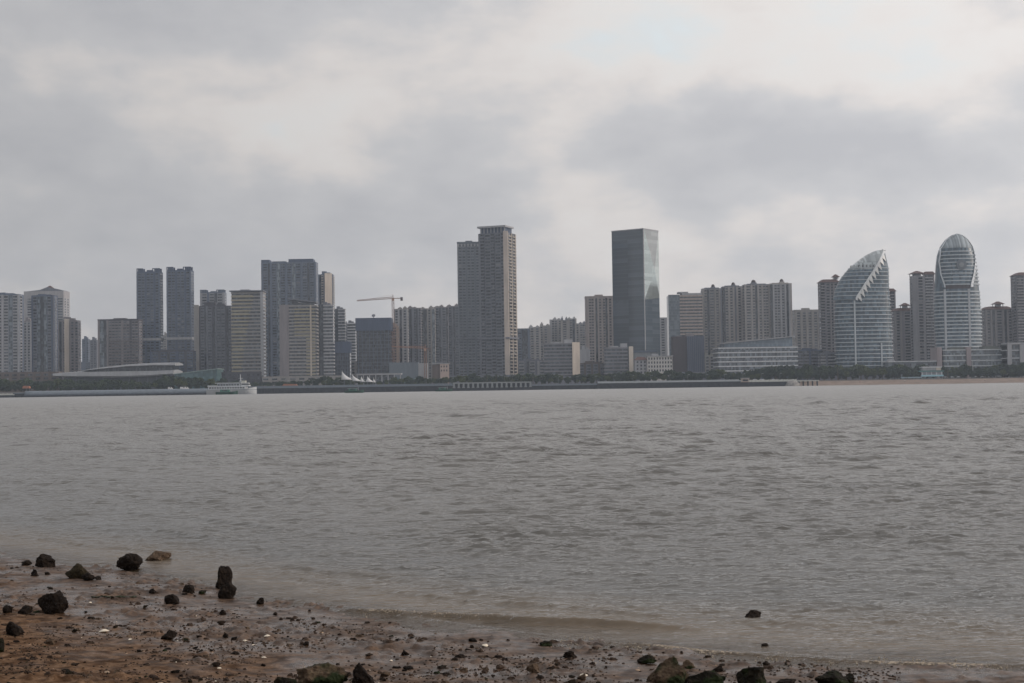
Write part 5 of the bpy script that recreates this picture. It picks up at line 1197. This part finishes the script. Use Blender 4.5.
# ================================================================== light, sky, haze
SUN_AZ, SUN_EL = R(93), R(17)                       # azimuth clockwise from +Y (the view)
sv = Vector((math.sin(SUN_AZ)*math.cos(SUN_EL), math.cos(SUN_AZ)*math.cos(SUN_EL), math.sin(SUN_EL)))
ld = bpy.data.lights.new('sun', 'SUN'); lo = bpy.data.objects.new('sun', ld); COL.objects.link(lo)
ld.energy = 1.5; ld.angle = R(10); ld.color = (1.0, .84, .70); lo.rotation_euler = sv.to_track_quat('Z', 'Y').to_euler()
w = bpy.data.worlds.new('World'); sc.world = w; w.use_nodes = True; nt = w.node_tree; L = nt.links.new
bg = nt.nodes['Background']; out = nt.nodes['World Output']
sky = N(nt, 'ShaderNodeTexSky'); sky.sky_type = 'NISHITA'; sky.sun_disc = False; sky.sun_elevation = SUN_EL; sky.sun_rotation = SUN_AZ; sky.air_density = 1.2; sky.dust_density = 2.5
L(sky.outputs[0], bg.inputs[0]); bg.inputs[1].default_value = .09
tc = N(nt, 'ShaderNodeTexCoord')
def vadd(a, bvec):
    q = N(nt, 'ShaderNodeVectorMath', operation='MULTIPLY'); L(a, q.inputs[0]); q.inputs[1].default_value = bvec; return q.outputs[0]
def mth(op, a, b_, c=None):
    q = N(nt, 'ShaderNodeMath', operation=op)
    for i, x in enumerate((a, b_) if c is None else (a, b_, c)):
        if isinstance(x, (int, float)): q.inputs[i].default_value = x
        else: L(x, q.inputs[i])
    return q.outputs[0]
D0 = tc.outputs['Generated']
na = N(nt, 'ShaderNodeTexNoise', Scale=5.0, Detail=7.0, Roughness=.52, Distortion=.15); L(vadd(D0, (1, 1, 1.9)), na.inputs['Vector'])
nb = N(nt, 'ShaderNodeTexNoise', Scale=15.0, Detail=6.0, Roughness=.55); L(vadd(D0, (1, 1, 2.2)), nb.inputs['Vector'])
BLOBS = [ # px, py, rx, ry, amount
 (360, 125, 90, 55, .17), (200, 130, 140, 60, .12), (90, 80, 100, 40, .08), (560, 165, 60, 45, .14), (600, 205, 70, 40, .10), (800, 40, 260, 60, .20), (600, 20, 160, 50, .10), (985, 105, 60, 30, .08), (930, 215, 130, 40, .07),
 (760, 150, 140, 45, -.16), (950, 130, 110, 60, -.13), (280, 225, 190, 50, -.17), (60, 200, 120, 70, -.12), (470, 150, 70, 70, -.10), (130, 15, 170, 35, -.08), (480, 250, 90, 40, -.05), (1000, 70, 60, 25, -.10), (720, 110, 60, 30, -.05)]
acc = None; warpn = N(nt, 'ShaderNodeTexNoise', Scale=9.0, Detail=4.0); L(D0, warpn.inputs['Vector'])
wv = N(nt, 'ShaderNodeVectorMath', operation='MULTIPLY_ADD'); L(warpn.outputs['Color'], wv.inputs[0]); wv.inputs[1].default_value = (.16, .16, .13); L(D0, wv.inputs[2])
wo = N(nt, 'ShaderNodeVectorMath', operation='SUBTRACT'); L(wv.outputs[0], wo.inputs[0]); wo.inputs[1].default_value = (.08, .08, .065); DW = wo.outputs[0]
for px, py, rx, ry, am in BLOBS:
    c = ray(px, py).normalized(); q = N(nt, 'ShaderNodeVectorMath', operation='SUBTRACT'); L(DW, q.inputs[0]); q.inputs[1].default_value = c
    e = N(nt, 'ShaderNodeVectorMath', operation='LENGTH'); L(vadd(q.outputs[0], (FPX/rx/1.9, FPX/rx/1.9, FPX/ry/1.9)), e.inputs[0])
    f = N(nt, 'ShaderNodeMapRange', interpolation_type='SMOOTHERSTEP'); L(e.outputs['Value'], f.inputs[0]); f.inputs[1].default_value = 1; f.inputs[2].default_value = 0; f.inputs[3].default_value = 0; f.inputs[4].default_value = am
    acc = f.outputs[0] if acc is None else mth('ADD', acc, f.outputs[0])
tot = mth('ADD', mth('MULTIPLY_ADD', na.outputs[0], .55, -.07), mth('MULTIPLY', nb.outputs[0], .36)); tot = mth('ADD', tot, mth('MULTIPLY', acc, .62))
ccol = ramp(nt, tot, SKY_RAMP)
sx_ = N(nt, 'ShaderNodeSeparateXYZ'); L(D0, sx_.inputs[0])
# brighter towards the veiled sun on the right, dimmer overhead behind
side = mth('MULTIPLY_ADD', sx_.outputs[0], SKY_SIDE, 1.0); elev = mth('MULTIPLY_ADD', mth('MAXIMUM', sx_.outputs[2], 0), SKY_ELEV, 1.0)
bg2 = N(nt, 'ShaderNodeBackground'); L(ccol, bg2.inputs[0]); L(mth('MULTIPLY', side, elev), bg2.inputs[1])
mxs = N(nt, 'ShaderNodeMixShader'); cov = N(nt, 'ShaderNodeMapRange'); L(tot, cov.inputs[0]); cov.inputs[1].default_value = .62; cov.inputs[2].default_value = .50; cov.inputs[3].default_value = .86; cov.inputs[4].default_value = .97
L(cov.outputs[0], mxs.inputs[0]); L(bg.outputs[0], mxs.inputs[1]); L(bg2.outputs[0], mxs.inputs[2]); L(mxs.outputs[0], out.inputs[0])
b = MB(); b.box(-1950, 1950, -120, 2600, -3, 240)
hm = bpy.data.materials.new('haze_air'); hm.use_nodes = True; nt = hm.node_tree; nt.nodes.remove(nt.nodes['Principled BSDF'])
pv = N(nt, 'ShaderNodeVolumePrincipled'); pv.inputs['Color'].default_value = (.74, .85, 1.0, 1); pv.inputs['Density'].default_value = HAZE; pv.inputs['Anisotropy'].default_value = .2
nt.links.new(pv.outputs[0], nt.nodes['Material Output'].inputs['Volume'])
tag(b.build('haze', hm), 'pale haze over the bay and the city', None, None, 'stuff')
vs = sc.view_settings; vs.view_transform = 'Standard'; vs.look = 'None'; vs.exposure = EXPO; vs.gamma = 1; vs.use_curve_mapping = False
cy = sc.cycles; cy.max_bounces = 5; cy.diffuse_bounces = 2; cy.glossy_bounces = 3; cy.transparent_max_bounces = 6; cy.volume_bounces = 1; cy.use_denoising = True; cy.sample_clamp_indirect = 4
cy.use_adaptive_sampling = True
